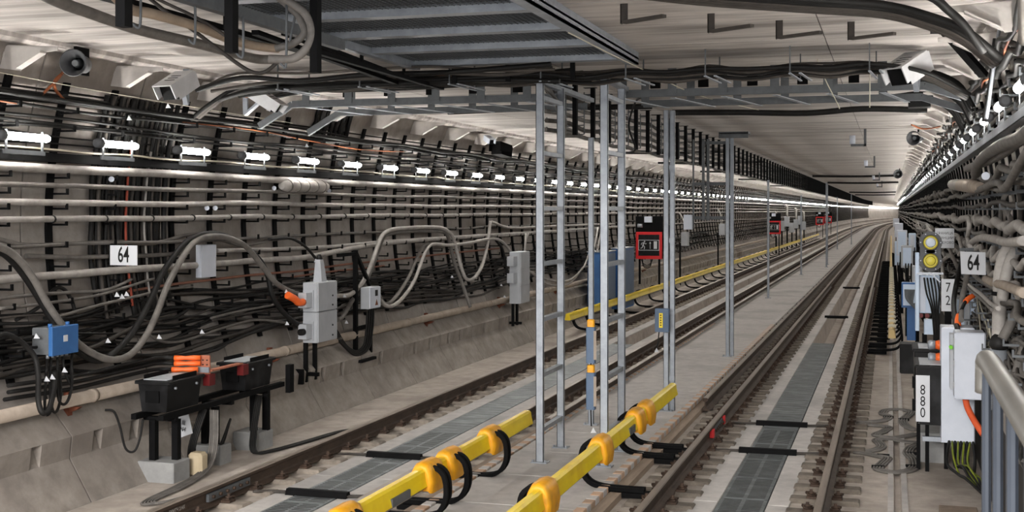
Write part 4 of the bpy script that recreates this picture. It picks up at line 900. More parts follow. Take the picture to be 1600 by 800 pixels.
for k in range(13):
    x = -7.05 + 0.58 * k
    if -3.7 < x < -3.0: continue
    M().box(x - 0.05, x + 0.05, 14.28, 14.29, 3.98, 4.28).build('hanger_plate', GALV_D, t)
    M().box(x - 0.05, x + 0.05, 15.68, 15.69, 3.98, 4.28).build('hanger_plate', GALV_D, t)
    M().bar((x, 14.32, 3.94), (x + 0.28, 15.72, 3.94), 0.06, 0.008).build('tie_bar', GALV, t)
    M().box(x + 0.2, x + 0.32, 14.95, 15.0, 4.12, 4.26).build('anchor_block', BLACK, t)
M().bar((-3.7, 13.18, 4.06), (-3.7, 15.7, 4.06), 0.08, 0.05).bar((-2.96, 13.18, 4.08), (-2.96, 14.3, 4.05), 0.08, 0.05).build('link_beam', GALV, t)
# cables slung across in front of the truss
R = random.Random(11)
tz = [-6.6, -5.6, -4.55, -3.53, -2.62, -1.8, -0.96, -0.2]
for i in range(12):
    y = 12.75 + 0.05 * i; pts = []; zb = 4.04 + R.uniform(0, 0.09)
    for k, x in enumerate(tz):
        pts.append((x, y + R.uniform(-0.03, 0.03), zb + R.uniform(-0.01, 0.015)))
        if k < len(tz) - 1: pts.append(((x + tz[k + 1]) / 2, y + R.uniform(-0.04, 0.04), zb - R.uniform(0.005, 0.05)))
    pts = [(-7.82, 12.85 + 0.012 * i, 3.7), (-7.62, 12.88 + 0.012 * i, 3.86), (-7.25, 12.92 + 0.012 * i, 4.06)] + pts + [(0.3, y + 0.1, 4.0), (0.75, y + 0.5, 3.8)]
    cable(pts, R.choice((0.014, 0.018, 0.024)), R.choice((RUBBER, RUBBER, CABLE)), 'black cable slung across the tunnel on trapeze brackets', 'cable', 'cables slung across the tunnel', 4, 6)
for i, x in enumerate(tz):
    t = thing('trapeze_bracket', (x, 13.0, 4.28), 'small steel trapeze holding the cables slung across the tunnel, %s from the left' % ORD[i], 'bracket', 'trapeze brackets across the tunnel')
    M().box(x - 0.006, x + 0.006, 12.66, 12.68, 4.0, 4.28).build('drop_rod', GALV_D, t); M().box(x + 0.05, x + 0.062, 13.34, 13.36, 4.0, 4.28).build('drop_rod', GALV_D, t)
    M().bar((x, 12.64, 4.0), (x + 0.06, 13.4, 4.0), 0.025, 0.012).bar((x + 0.1, 12.64, 4.0), (x + 0.16, 13.4, 4.0), 0.025, 0.012).build('cross_bar', GALV, t)
for i in range(12):
    y = 12.25 + 0.16 * i; zb = R.uniform(4.02, 4.16); pts = [(-7.5, y + 0.2, zb - 0.1)]
    for x in (-6.9, -6.2, -5.4, -4.6, -3.9, -3.3): pts.append((x + R.uniform(-0.1, 0.1), y + R.uniform(-0.12, 0.12), zb + R.uniform(-0.05, 0.02)))
    cable(pts, R.choice((0.016, 0.022, 0.03)), OWIRE if i == 7 else R.choice((RUBBER, RUBBER, CABLE)), 'thin orange wire among the cables slung left of the ladder frames' if i == 7 else 'dark cable slung loosely under the ceiling left of the ladder frames', 'cable', None if i == 7 else 'loose cables left of the ladder frames', 4, 6)
for (p0, p1), lb in (([(-4.938,10.29,4.04),(-5.247,13.267,4.04)], 'black steel rail hung left of the grille, lower'), ([(-4.86,10.193,4.1),(-5.052,12.052,4.1)], 'black steel rail hung left of the grille, upper'), ([(-4.798,10.824,4.02),(-4.853,13.251,4.02)], 'black steel rail hung below the front corner of the grille')):
    a, b = V(p0), V(p1); M().bar(a - (b - a) * 0.5, b, 0.06, 0.04).build('support_rail', BLACK, None, lb, 'rail')
cable([(-3.2, 19.0, 4.14), (-2.2, 19.0, 4.12), (-1.2, 19.05, 4.09), (-0.4, 19.0, 4.13), (0.5, 19.1, 4.1)], 0.045, RUBBER, 'thick black cable sagging across the ceiling behind the truss')
cable([(-6.2, 17.2, 4.08), (-5, 17.2, 4.1), (-3.2, 17.3, 4.1)], 0.04, RUBBER, 'thick black cable across the ceiling left of the ladder frames')
for i, y in enumerate((58, 72, 110, 128)): cable([(-3.4, y, 4.2), (-1.5, y, 4.17), (0.4, y, 4.2)], 0.06, RUBBER, 'black cable crossing the ceiling far along the right track', 'cable', 'far cables crossing the ceiling', n=6)
for i, y in enumerate((33, 40.5, 50, 63, 80)): cable([(-7.3, y, 4.2), (-5.5, y, 4.17), (-3.9, y, 4.2)], 0.04, RUBBER, 'black cable crossing the ceiling over the left track', 'cable', 'cables crossing the ceiling over the left track', n=6)
# ---- hangers down the middle with their cables
hm = M().box(-0.028, 0.028, -0.035, 0.035, -0.69, 0.0).mesh('bar', BLACK)
hp = M().box(-0.12, 0.05, -0.05, 0.05, -0.008, 0.0).mesh('top_plate', BLACK)
def hook_mesh():
    m = M(); m.bar((-0.12, 0, -0.06), (-0.12, 0, -0.62), 0.014, 0.014, (0, 1, 0))
    for k in range(5): m.bar((-0.12, 0, -0.14 - 0.12 * k), (-0.36, 0, -0.15 - 0.12 * k), 0.014, 0.01, (0, 1, 0)).bar((-0.36, 0, -0.15 - 0.12 * k), (-0.37, 0, -0.1 - 0.12 * k), 0.014, 0.01, (0, 1, 0))
    m.bar((-0.03, 0, -0.1), (-0.13, 0, -0.1), 0.03, 0.03, (0, 1, 0))
    return m
hk = hook_mesh().mesh('cable_hook', GALV_D)
HY = [5.6, 6.7, 7.85] + [15.25 + 0.98 * k for k in range(66)]
for k, y in enumerate(HY):
    lb = 'black steel hanger bar in the receding row under the middle of the ceiling'
    if k == 1: lb = 'black steel hanger bar near the left top corner, first of two'
    elif k == 2: lb = 'black steel hanger bar beside the ventilation grille'
    elif 5 <= k < 15: lb = 'black hanger bar under the middle of the ceiling, %s behind the truss' % ORD[k - 3]
    elif k in (3, 4): lb = ('first', 'second')[k - 3] + ' black hanger bar just behind the truss near the left ladder frame'
    t = thing('hanger_bar', (-3.8, y, 4.28), lb, 'hanger', 'hanger bars under the middle of the ceiling')
    put('bar', hm, t); put('top_plate', hp, t)
    if k > 2: put('cable_hook', hk, t)
far = M()
for k in range(66, 220):
    y = 15.25 + 0.98 * k; far.box(-3.828 + bend(y), -3.772 + bend(y), y - 0.035, y + 0.035, 3.59, 4.28)
tag(far.build('distant_hanger_bars', BLACK), 'dense far run of black hanger bars under the ceiling', 'hanger', None, 'stuff')
for i in range(5):
    z = 4.15 - 0.12 * i; pts = []; y = 15.0
    while y < 175: pts.append((-4.05 - R.uniform(0, 0.1), y, z + R.uniform(-0.012, 0.012) - (0.03 if int(y * 1.02) % 2 else 0))); y += 0.98 if y < 50 else 4
    cable(pts, 0.03, (CABLE, CABLE_M, CABLE_M, CABLE, CABLE_M)[i], 'grey cable on the hooks of the middle hangers, %s tier' % ('top', 'second', 'third', 'fourth', 'lowest')[i], 'cable', 'cables on the middle hangers', 2, 6)
for i in range(3): cable([(-3.72, 13.3, 4.05), (-3.75 + 0.02 * i, 14.0, 3.98 - 0.03 * i), (-3.85 + 0.03 * i, 14.7, 3.75), (-3.9, 15.1, 3.58 + 0.03 * i), (-4.0, 15.6, 3.6 + 0.05 * i), (-4.05, 16.6, 3.66)], 0.022, CABLE_M, 'grey cable curving down from the truss to the middle hangers', 'cable', 'cables curving down by the left ladder frame', 5, 7)
cable([(-3.1, 16.2, 4.15), (-3.3, 16.6, 4.1), (-3.45, 16.9, 3.8), (-3.4, 17.1, 3.5), (-3.6, 17.4, 3.45)], 0.014, RUBBER, 'black wire curling down behind the right ladder frame')
# ---- near cables at the top left corner
cable([(-4.251,5.357,3.86),(-4.603,6.046,3.86),(-4.73,6.61,3.86),(-4.855,7.311,3.86),(-4.847,7.982,3.86),(-4.878,8.585,3.86),(-4.886,9.007,3.86),(-4.759,9.09,3.86)], 0.038, CABLE_M, 'lower grey cable sweeping under the top left hangers')
cable([(-4.102,7.742,3.685),(-3.954,7.787,3.685),(-3.87,7.813,3.738),(-3.823,7.827,3.826),(-3.823,7.827,3.915),(-3.866,7.814,4.003),(-3.954,7.787,4.069),(-4.06,7.755,4.144)], 0.03, CABLE_M, 'grey cable looping up beside the ventilation grille, outer')
cable([(-4.219,5.954,3.95),(-4.714,6.991,3.95),(-4.704,7.268,3.95),(-4.726,7.867,3.95),(-4.845,8.528,3.95),(-4.838,8.919,3.95),(-4.742,9.112,3.95)], 0.036, mat('tan_cable', (140, 124, 108), (168, 150, 132)), 'tan cable above the grey one at the top left')
cable([(-4.107,7.845,3.769),(-3.987,7.882,3.804),(-3.915,7.904,3.876),(-3.928,7.9,3.947),(-3.97,7.887,4.019),(-4.043,7.865,4.09),(-4.107,7.845,4.144)], 0.026, CABLE_M, 'grey cable looping up beside the ventilation grille, inner')
cable([(-5.132,7.848,4.182),(-4.99,7.891,4.066),(-4.823,7.942,3.946),(-4.646,7.995,3.808),(-4.505,8.038,3.697),(-4.399,8.07,3.637),(-4.315,8.096,3.642),(-4.226,8.123,3.715)], 0.014, CABLE, 'thin brown cable drooping below the top left hangers')
cable([(-5.123,7.85,4.195),(-4.955,7.901,4.112),(-4.823,7.942,4.048),(-4.668,7.988,3.955),(-4.536,8.029,3.854)], 0.012, CABLE, 'thin dark cable crossing behind the top left hangers')
q = M()
for p0, p1 in zip([(-4.929,5.733,4.02),(-4.252,8.862,4.02)], [(-4.252,8.862,4.02),(-3.856,10.696,4.02)]): pass
A_, B_ = V((-4.469,7.439,4.06)), V((-4.498,9.196,4.06))
M().bar(A_ - (B_ - A_) * 0.8, B_ + (B_ - A_) * 0.35, 0.07, 0.09).build('support_rail', GALV_D, None, 'grey steel rail hung along the left of the ventilation grille', 'rail')
A_, B_ = V((-5.345,9.096,4.16)), V((-5.351,11.445,4.16))
M().bar(A_ - (B_ - A_) * 0.9, B_ + (B_ - A_) * 0.6, 0.08, 0.05).build('support_rail', BLACK, None, 'black steel rail under the left edge of the ventilation grille', 'rail')
for i, (x, y0_, y1_) in enumerate(((305, 0, 64), (380, 26, 84), (448, 0, 100), (463, 5, 70), (220, -10, 35), (108, -20, 12))):
    p0, p1 = V((0, 0, 0)), V((0, 0, 0))
    d = 8.3 + 0.1 * i
    a, b = ((-4.481,7.418,4.092), (-4.221,7.602,3.961), (-3.984,7.778,4.091), (-3.957,7.891,4.09), (-4.601,6.964,4.031), (-4.836,6.579,4.018))[i], ((-4.481,7.418,3.79), (-4.221,7.602,3.708), (-3.988,7.777,3.659), (-4.013,7.874,3.804), (-4.605,6.963,3.834), (-4.852,6.574,3.9))[i]
    t = thing('cable_hook', a, 'thin steel hook carrying cables in the top left corner', 'hook', 'steel hooks in the top left corner')
    a, b = V(a), V(b); r_ = V((0.957, 0.29, 0)) * 0.045
    M().tube(spline([a, b, b - r_ * 0.5 - V((0, 0, 0.02)), b - r_ + V((0, 0, 0.005))], 4), 0.009, 6).build('hook_rod', GALV_D, t)
# ---- ventilation grille
t = thing('ventilation_grille', (-3.7, 10.6, 4.2), 'large grey mesh ventilation grille framed under the ceiling', 'grille')
M().box(-4.85, -2.6, 6.9, 12.55, 4.262, 4.275).build('opening_shade', BLACK, t)  # flat black plate painted in for the darkness of the duct opening
for k, y in enumerate((7.2, 8.2, 9.2, 10.25, 11.3, 12.45)): M().bev(-4.88, -2.58, y - 0.07, y + 0.07, 4.17, 4.25, 0.01).build('cross_bar', GALV, t)
M().box(-4.92, -4.84, 6.9, 12.55, 4.15, 4.27).build('side_rail', GALV, t)
M().box(-2.62, -2.50, 6.9, 12.75, 4.15, 4.17).box(-2.52, -2.50, 6.9, 12.75, 4.15, 4.28).box(-2.56, -2.50, 6.9, 12.75, 4.2, 4.22).build('side_rail', GALV, t)
q = M()
for i in range(45): q.box(-4.84 + 0.05 * i, -4.836 + 0.05 * i, 6.95, 12.5, 4.225, 4.229)
for i in range(110): q.box(-4.86, -2.6, 6.97 + 0.05 * i, 6.974 + 0.05 * i, 4.229, 4.233)
q.build('wire_mesh', GALV_D, t, kind='stuff')
for i, y in enumerate((8.6, 10.0, 11.2, 12.3)): M().box(-4.95, -4.93, y, y + 0.05, 4.05, 4.28).build('drop_bracket', BLACK, t)
for i, (x, y) in enumerate(((-4.5, 12.6), (-3.9, 12.6), (-3.2, 12.62))): M().box(x, x + 0.05, y, y + 0.03, 4.0, 4.2).build('drop_bracket', BLACK, t)
# ---- cables over the right half of the ceiling and their angle brackets
for i in range(5):
    pts = [(x, y - 0.15 * i, z - 0.004 * i) for x, y, z in ((-2.5, 7.9, 4.2), (-1.52, 9.1, 4.19), (-0.68, 9.75, 4.18), (-0.06, 10.05, 4.15), (0.3, 10.0, 4.03), (0.52, 10.0, 3.92), (0.75, 10.2, 3.75))]
    cable(pts, 0.031, RUBBER if i > 2 else CABLE, 'thick dark cable in the band bending over the right half of the ceiling', 'cable', 'cables bending over the right half of the ceiling', 6, 8)
for i in range(2): cable([(-2.4, 8.6 + 0.1 * i, 4.2), (-1.2, 8.7 + 0.1 * i, 4.2), (0.05, 8.9 + 0.1 * i, 4.16), (0.4, 9.1, 4.0), (0.62, 9.3, 3.75)], 0.03, RUBBER, 'thick black cable nearest the camera across the right ceiling', 'cable', 'near black cables across the right ceiling', 6, 8)
DARKST = mat('dark_dusty_steel', (40, 36, 33), (66, 60, 55), 9, 0.7)
for i, (x, y) in enumerate(((-2.02, 9.7), (-1.43, 10.4), (-0.92, 10.95), (-0.33, 11.2), (-1.75, 8.4), (0.1, 8.9), (-0.25, 8.8))):
    t = thing('angle_bracket', (x, y, 4.28), 'dark angle bracket hung from the right half of the ceiling, %s' % ('beside the grille', 'second from the grille', 'third from the grille', 'fourth from the grille', 'above the black cable band', 'rightmost at the frame top', 'just left of the rightmost')[i], 'bracket', 'angle brackets under the right ceiling')
    M().box(x - 0.03, x + 0.03, y, y + 0.008, 4.12, 4.28).box(x - 0.03, x - 0.022, y, y + 0.05, 4.12, 4.28).build('upright', DARKST, t)
    M().bar((x, y + 0.01, 4.13), (x + 0.36, y - 0.22, 4.13), 0.05, 0.025).build('arm', DARKST, t)
# thin wires hanging and stretched
cable([(-0.255,13.508,4.867),(-0.23,13.516,4.567),(-0.211,13.522,4.1),(-0.211,13.522,3.713)], 0.006, CREAM, 'thin pale wire hanging straight down at the right of the truss', n=5)
cable([(-0.815,13.861,4.641),(-0.762,13.877,4.281),(-0.676,13.903,4.052),(-0.576,13.933,3.845),(-0.53,13.948,3.741)], 0.006, CREAM, 'thin pale wire running down past the truss', n=5)
cable([(-2.6, 10.2, 4.14), (-2.5, 11.5, 4.1), (-2.45, 12.9, 4.1), (-2.2, 15.0, 4.02), (-1.9, 19, 4.15)], 0.006, CREAM, 'thin pale wire stretched from the grille corner', n=5)
# small ceiling brackets with lamps farther along
for i, (px, y) in enumerate(((-0.52, 26), (-0.5, 39), (-0.5, 56), (-0.5, 72))):
    t = thing('ceiling_bracket', (px, y, 4.28), 'small L bracket with white detector under the right ceiling, %s in the row' % ORD[i], 'bracket', 'detector brackets under the right ceiling')
    M().box(px, px + 0.05, y, y + 0.04, 3.93, 4.28).box(px - 0.25, px + 0.05, y, y + 0.04, 3.93, 3.98).build('bracket_arm', GALV_D, t)
    M().tube([(px - 0.22, y + 0.02, 3.98), (px - 0.22, y + 0.02, 4.15)], 0.06, 10).build('detector', WHITE, t)
# ---- exit signs on the left side
def exit_sign(x, y, lb):
    t = thing('exit_sign', (x, y, 1.1), lb, 'sign', 'red framed exit signs')
    M().box(x - 0.42, x + 0.42, y + 0.06, y + 0.08, 1.9 - 0.72, 2.47).build('back_plate', BLACK, t)
    M().bev(x - 0.40, x + 0.40, y, y + 0.06, 1.17, 1.99, 0.01).build('sign_case', RED, t)
    p = M().box(x - 0.32, x + 0.32, y - 0.004, y, 1.27, 1.91).build('dark_panel', BLACK_BOX, t)
    fr = M()
    for a, b, c, d in ((-0.32, 0.32, 1.735, 1.75), (-0.32, 0.32, 1.43, 1.445), (-0.32, -0.305, 1.43, 1.75), (0.305, 0.32, 1.43, 1.75)): fr.box(x + a, x + b, y - 0.006, y - 0.004, c, d)
    fr.build('pictogram_border', SIGN, t)
    r = M()                                               # running figure: head, trunk, arms, legs
    r.cyl((x - 0.13, y - 0.004, 1.70), (x - 0.13, y - 0.007, 1.70), 0.022, 8)
    for a, b, w_ in (((-0.15, 1.675), (-0.18, 1.59), 0.035), ((-0.15, 1.665), (-0.10, 1.625), 0.018), ((-0.10, 1.625), (-0.07, 1.645), 0.018), ((-0.16, 1.67), (-0.22, 1.65), 0.018), ((-0.22, 1.65), (-0.235, 1.60), 0.018),
                     ((-0.18, 1.59), (-0.13, 1.54), 0.024), ((-0.13, 1.54), (-0.14, 1.47), 0.022), ((-0.18, 1.59), (-0.205, 1.51), 0.024), ((-0.205, 1.51), (-0.255, 1.495), 0.022)):
        r.bar((x + a[0], y - 0.006, a[1]), (x + b[0], y - 0.006, b[1]), w_, 0.003, (0, 1, 0))
    r.build('running_figure', SIGN, t)
    M().bar((x + 0.04, y - 0.006, 1.48), (x + 0.04, y - 0.006, 1.66), 0.014, 0.003, (0, 1, 0)).prism([(x + 0.01, y - 0.007, 1.64), (x + 0.07, y - 0.007, 1.64), (x + 0.04, y - 0.007, 1.70)], (0, 0.003, 0)).build('arrow', SIGN, t)
    M().box(x + 0.15, x + 0.25, y - 0.007, y - 0.004, 1.48, 1.71).build('door_symbol', SIGN, t)
    M().bev(x - 0.14, x + 0.1, y - 0.02, y + 0.06, 2.28, 2.46, 0.01).build('junction_box', WHITE, t)
    M().tube([(x - 0.35, y + 0.04, 2.18), (x - 0.2, y + 0.04, 2.18)], [0.06, 0.06], 10).build('siren', GREY_BOX, t)
    for k in range(3): M().tube(spline([(x - 0.24 + 0.03 * k, y, 1.17), (x - 0.18, y, 1.05 - 0.04 * k), (x - 0.06, y, 0.98 - 0.04 * k), (x + 0.06, y, 1.05 - 0.04 * k), (x + 0.12 - 0.03 * k, y, 1.17)], 3), 0.014, 5).build('hanging_lead', RUBBER, t)
    for dx in (-0.3, 0.3): M().box(x + dx - 0.03, x + dx + 0.03, y + 0.08, y + 0.13, -0.15 if y > 40 else 0.4, 2.2).build('leg', BLACK, t)
for x, y, lb in ((-7.02, 37.4, 'red framed sign with running man, arrow and door behind the double post'), (-7.0, 79.5, 'smaller red framed running man sign in the middle distance'), (-7.0, 132, 'small red framed running man sign far along the left wall'), (-7.0, 150, 'tiny red framed running man sign, farthest of the row')): exit_sign(x, y, lb)
# blue cabinets beyond the ladder
for x0, x1, y0, y1, z0, z1, lb in ((-7.45, -7.0, 31.2, 32.5, 0.15, 1.57, 'blue steel relay cabinet seen between the ladder posts, left one'), (-7.3, -6.98, 33.4, 34.9, -0.05, 1.6, 'blue steel relay cabinet seen between the ladder posts, right one')):
    t = thing('relay_cabinet', ((x0 + x1) / 2, y0, -0.15), lb, 'cabinet', 'blue relay cabinets')
    M().bev(x0, x1, y0, y1, z0, z1, 0.015).build('cabinet_body', BLUE, t)
    M().box(x1, x1 + 0.015, y0 + 0.05, y1 - 0.05, z0 + 0.05, z1 - 0.05).build('door', BLUEGREY, t)
    M().box(x0 - 0.02, x1 + 0.02, y0 - 0.02, y1 + 0.02, z1, z1 + 0.02).build('roof_plate', GREY_BOX, t)
    M().box(x0 + 0.05, x0 + 0.12, y0 + 0.1, y0 + 0.17, -0.15, z0).build('leg', BLACK, t); M().box(x1 - 0.12, x1 - 0.05, y0 + 0.1, y0 + 0.17, -0.15, z0).build('leg', BLACK, t)
    for dx in (0.1, 0.2): M().tube(spline([(x0 + dx, y0 + 0.2, z1), (x0 + dx + 0.02, y0 + 0.4, z1 + 0.25), (x0 - 0.1 + dx, y0 + 1.2, z1 + 0.6)], 4), 0.028, 7).build('conduit', CABLE_L, t)
for i in range(2): cable([(-7.75, 26.8, 1.3), (-7.6, 27.8, 1.05 - 0.1 * i), (-7.45, 29.2, 0.95 - 0.08 * i), (-7.42, 30.6, 1.2), (-7.42, 31.2, 1.5 - 0.3 * i)], 0.025, CABLE_L, 'pale cable sagging to the left blue cabinet', 'cable', 'pale cables to the blue cabinet', 5, 7)
# equipment farther along the left wall
for i, (y, z, s) in enumerate(((45.5, 1.35, 1.0), (56, 1.55, 1.0))):
    t = thing('meter_box', (-7.1, y, -0.15), 'grey box on a black post far along the left wall, %s one' % ('nearer', 'farther')[i], 'box', 'grey boxes far along the left wall')
    M().bev(-7.35, -7.1, y, y + 0.35, z, z + 0.5, 0.01).build('box_body', GREY_BOX, t)
    M().box(-7.42, -7.36, y, y + 0.06, -0.15, z + 0.1).build('leg', BLACK, t)
    M().tube(spline([(-7.25, y + 0.2, z + 0.5), (-7.3, y + 0.3, z + 0.9), (-7.5, y + 0.6, z + 1.2)], 4), 0.03, 6).build('conduit', CABLE_L, t)
for i in range(7):
    y = 82 + 4.5 * i; z = 1.0 + 0.25 * (i % 3)
    t = thing('trackside_box', (-7.1, y, -0.15), 'tiny pale box on a post among the far equipment at left', 'box', 'far trackside boxes at left')
    M().bev(-7.3, -6.95, y, y + 0.4, z, z + 0.7, 0.02).build('box_body', GREY_BOX, t); M().box(-7.15, -7.05, y + 0.1, y + 0.2, -0.15, z).build('leg', BLACK, t)
    if i % 2 == 0: M().tube(spline([(-7.1, y + 0.2, z + 0.7), (-7.1, y + 0.5, z + 1.4), (-7.3, y + 1.5, z + 1.5), (-7.2, y + 2.2, z + 0.6)], 4), 0.06, 6).build('conduit', CABLE_L, t)
# ---- cable covers across the track beds
for x, y, lb in ((TR, 14.8, 'black cable cover across the right track, nearer one'), (TR, 16.75, 'black cable cover across the right track, second one'), (TL, 11.3, 'black cable cover across the left track, nearer one'), (TL, 13.3, 'black cable cover across the left track, second one'), (TR, 34, 'black strip across the trough of the right track'), (TR, 47, 'black strip farther along the trough of the right track')):
    t = thing('cable_cover', (x, y, ZF), lb, 'cover', 'black cable covers across the tracks')
    hw = 0.33 if y < 30 else 0.3
    q = M().prism([(x - hw, y - 0.07, ZF + 0.01), (x - hw, y + 0.07, ZF + 0.01), (x - hw, y + 0.03, ZF + 0.08), (x - hw, y - 0.03, ZF + 0.08)], (2 * hw, 0, 0)); q.build('cover_body', BLACK, t)
    if y < 30:
        for dy in (-0.025, 0.0, 0.025): M().tube(spline([(x - 0.62, y - 0.15 + dy, ZF + 0.06), (x - 0.5, y - 0.02 + dy, ZF + 0.04), (x - hw, y + dy, ZF + 0.04)], 3), 0.011, 6).build('lead', CABLE, t); M().tube([(x + hw, y + dy, ZF + 0.04), (x + 0.6, y + dy + 0.03, ZF + 0.05)], 0.011, 6).build('lead', CABLE, t)
# rail joint plates and red clamps
for x, y, lb in ((R3 + 0.05, 15.9, 'bolted joint plate with red clamps on the inner rail of the right track'), (R1 + 0.05, 10.9, 'bolted joint plate on the outer rail of the left track')):
    t = thing('joint_plate', (x, y, -0.1), lb, 'plate', 'bolted joint plates')
    M().box(x - 0.035, x - 0.005, y - 0.4, y + 0.4, -0.13, -0.055).build('fishplate', GALV_D, t)
    for k in range(6): M().cyl((x - 0.005, y - 0.33 + 0.13 * k, -0.09), (x + 0.02, y - 0.33 + 0.13 * k, -0.09), 0.018, 6).build('bolt', CLIP, t)
    if x > -4:
        for dy in (-0.55, 0.5): M().box(x - 0.04, x + 0.01, y + dy - 0.05, y + dy + 0.05, -0.14, -0.04).build('red_clamp', RED, t)
text("ТКМТЧ 214Х", bpy.data.objects['running_rail'], (R1 + 0.0125, 10.0, -0.09), 0.05, CABLE_L, rot=(math.pi / 2, 0, math.pi / 2), sx=0.9)

# ================================================================== RIGHT WALL
smR = mirror(smL); smRm = smR.mesh('strip', BLACK); amr = [mirror(arm_mesh(z)).mesh('arm', GALV_D) for z in ARMS]
armjR = mirror(armj); armjRm = armjR.mesh('arm_row', BLACK)
far = M()
RY = [6.2 + 0.86 * k for k in range(56)]
for k, y in enumerate(RY):
    lb = 'black steel cable bracket with arms in the crowded row up the right wall'
    t = thing('cable_bracket', (0, y, 0), lb, 'bracket', 'cable brackets up the right wall')
    put('strip', smRm, t)
    if k < 16:
        for q in amr: put('arm', q, t)
    else: tag(put('arm_row', armjRm, t), kind='stuff')
for k in range(56, 330):
    y = 6.2 + 0.86 * k
    for q in (smR, armjR): far.add([(p[0] + bend(y), p[1] + y, p[2]) for p in q.v], q.f)
tag(far.build('distant_cable_brackets', BLACK), 'dense far run of black cable brackets on the right wall', 'bracket', None, 'stuff')
def runR(z, off, r, m, label, name='cable', y0=4.5, y1=170, wob=0.03, step=0.86, group=None, cat='cable', n=8, seed=0, sag=0.0):
    R = random.Random(seed * 77 + int(z * 1000)); pts = []; y = y0; i = 0
    while y < y1:
        zz = z + R.uniform(-wob, wob) - (sag if i % 2 else 0)
        pts.append((arc(zz, off + R.uniform(-wob, wob) * 0.7, 1) + bend(y), y, zz)); i += 1
        y += step / 2 if sag and y < 40 else (step if y < 60 else step * 6)
    return cable(pts, r, m, label, name, group, 4 if sag else 3, n, cat)
runR(2.53, 0.25, 0.046, CABLE_L, 'fat white cable snaking along the right wall above the number plate', seed=1, wob=0.035, sag=0.03)
runR(3.15, 0.3, 0.05, CABLE_M, 'fat grey cable under the lamp rail of the right wall', seed=2, wob=0.02, y1=17.5, step=1.72)
runR(3.02, 0.24, 0.035, CABLE_M, 'grey wavy cable under the fat grey one on the right wall', seed=3, wob=0.05, sag=0.04)
runR(2.86, 0.25, 0.033, CABLE_M, 'dusty cable in the tiers of the right wall, third below the lamp rail', seed=4, wob=0.03)
runR(2.70, 0.22, 0.026, CABLE, 'brownish cable in the tiers of the right wall, fourth below the lamp rail', seed=5, wob=0.025)
runR(2.36, 0.2, 0.028, CABLE_M, 'dusty cable just under the fat white one on the right wall', seed=6, wob=0.03)
runR(2.22, 0.24, 0.032, CABLE_L, 'pale cable behind the top of the right number plate', seed=7, wob=0.04, sag=0.05)
runR(2.02, 0.2, 0.034, CABLE_L, 'pale thick cable behind the right number plate', seed=8, wob=0.03, sag=0.06)
runR(1.84, 0.22, 0.03, CABLE_M, 'grey thick cable behind the lower edge of the right number plate', seed=9, wob=0.05)
for i, (z, do, r, m) in enumerate(((4.05, 0.1, 0.03, RUBBER), (3.95, 0.13, 0.026, CABLE), (3.86, 0.15, 0.03, RUBBER), (3.78, 0.1, 0.026, RUBBER), (3.70, 0.12, 0.024, CABLE), (3.98, 0.18, 0.022, RUBBER), (3.62, 0.08, 0.022, RUBBER))):
    runR(z, do, r, m, 'dark cable in the crowded tiers above the right lamps', group='cables above the right lamps', seed=20 + i, wob=0.035, sag=0.03, n=7)
runR(3.90, 0.14, 0.010, OWIRE, 'orange wire woven among the cables above the right lamps', seed=31, wob=0.05, y1=30, n=6)
runR(3.55, 0.12, 0.02, CABLE_M, 'grey cable behind the right lamps', seed=32, wob=0.04, n=6)
q = M()
for a, b in ((3, 60), (60, 170)): q.box(0.85, 0.93, a, b, 3.27, 3.275).box(0.85, 0.856, a, b, 3.27, 3.34)
tag(q.build('lamp_rail', GALV), 'long bright galvanised rail carrying the lamps on the right wall', 'rail')
R = random.Random(5)
for i in range(26):
    z0 = 0.95 + 0.75 * i / 26; pts = []; y = R.uniform(4, 8); y1 = R.choice((20, 30, 60)); ph = R.uniform(0, 6); am = R.uniform(0.03, 0.1)
    while y < y1:
        zz = max(0.8, z0 + am * math.sin(y * 1.1 + ph) + R.uniform(-0.04, 0.04)); pts.append((arc(zz, R.uniform(0.02, 0.12), 1), y, zz)); y += 0.7 if y < 30 else 2.5
    cable(pts, R.choice((0.014, 0.018, 0.024, 0.03)), R.choice((CABLE_M, CABLE_M, CABLE, RUBBER)), 'dusty cable in the tangle low on the right wall', 'cable', 'tangled cables low on the right wall', 3, 6)
for i in range(16):
    y = 7.2 + 0.55 * i + R.uniform(-0.1, 0.1); z1_ = R.uniform(2.6, 3.1); z0_ = R.uniform(1.5, 2.2)
    pts = [(arc(z1_ + (z0_ - z1_) * k / 5, R.uniform(0.06, 0.16), 1), y + R.uniform(-0.05, 0.05) + 0.04 * k, z1_ + (z0_ - z1_) * k / 5) for k in range(6)]
    cable(pts, R.choice((0.016, 0.022, 0.028)), R.choice((CABLE_M, CABLE, RUBBER)), 'dusty cable running up behind the tiers of the right wall', 'vertical_cable', 'vertical cables on the right wall', 3, 6)
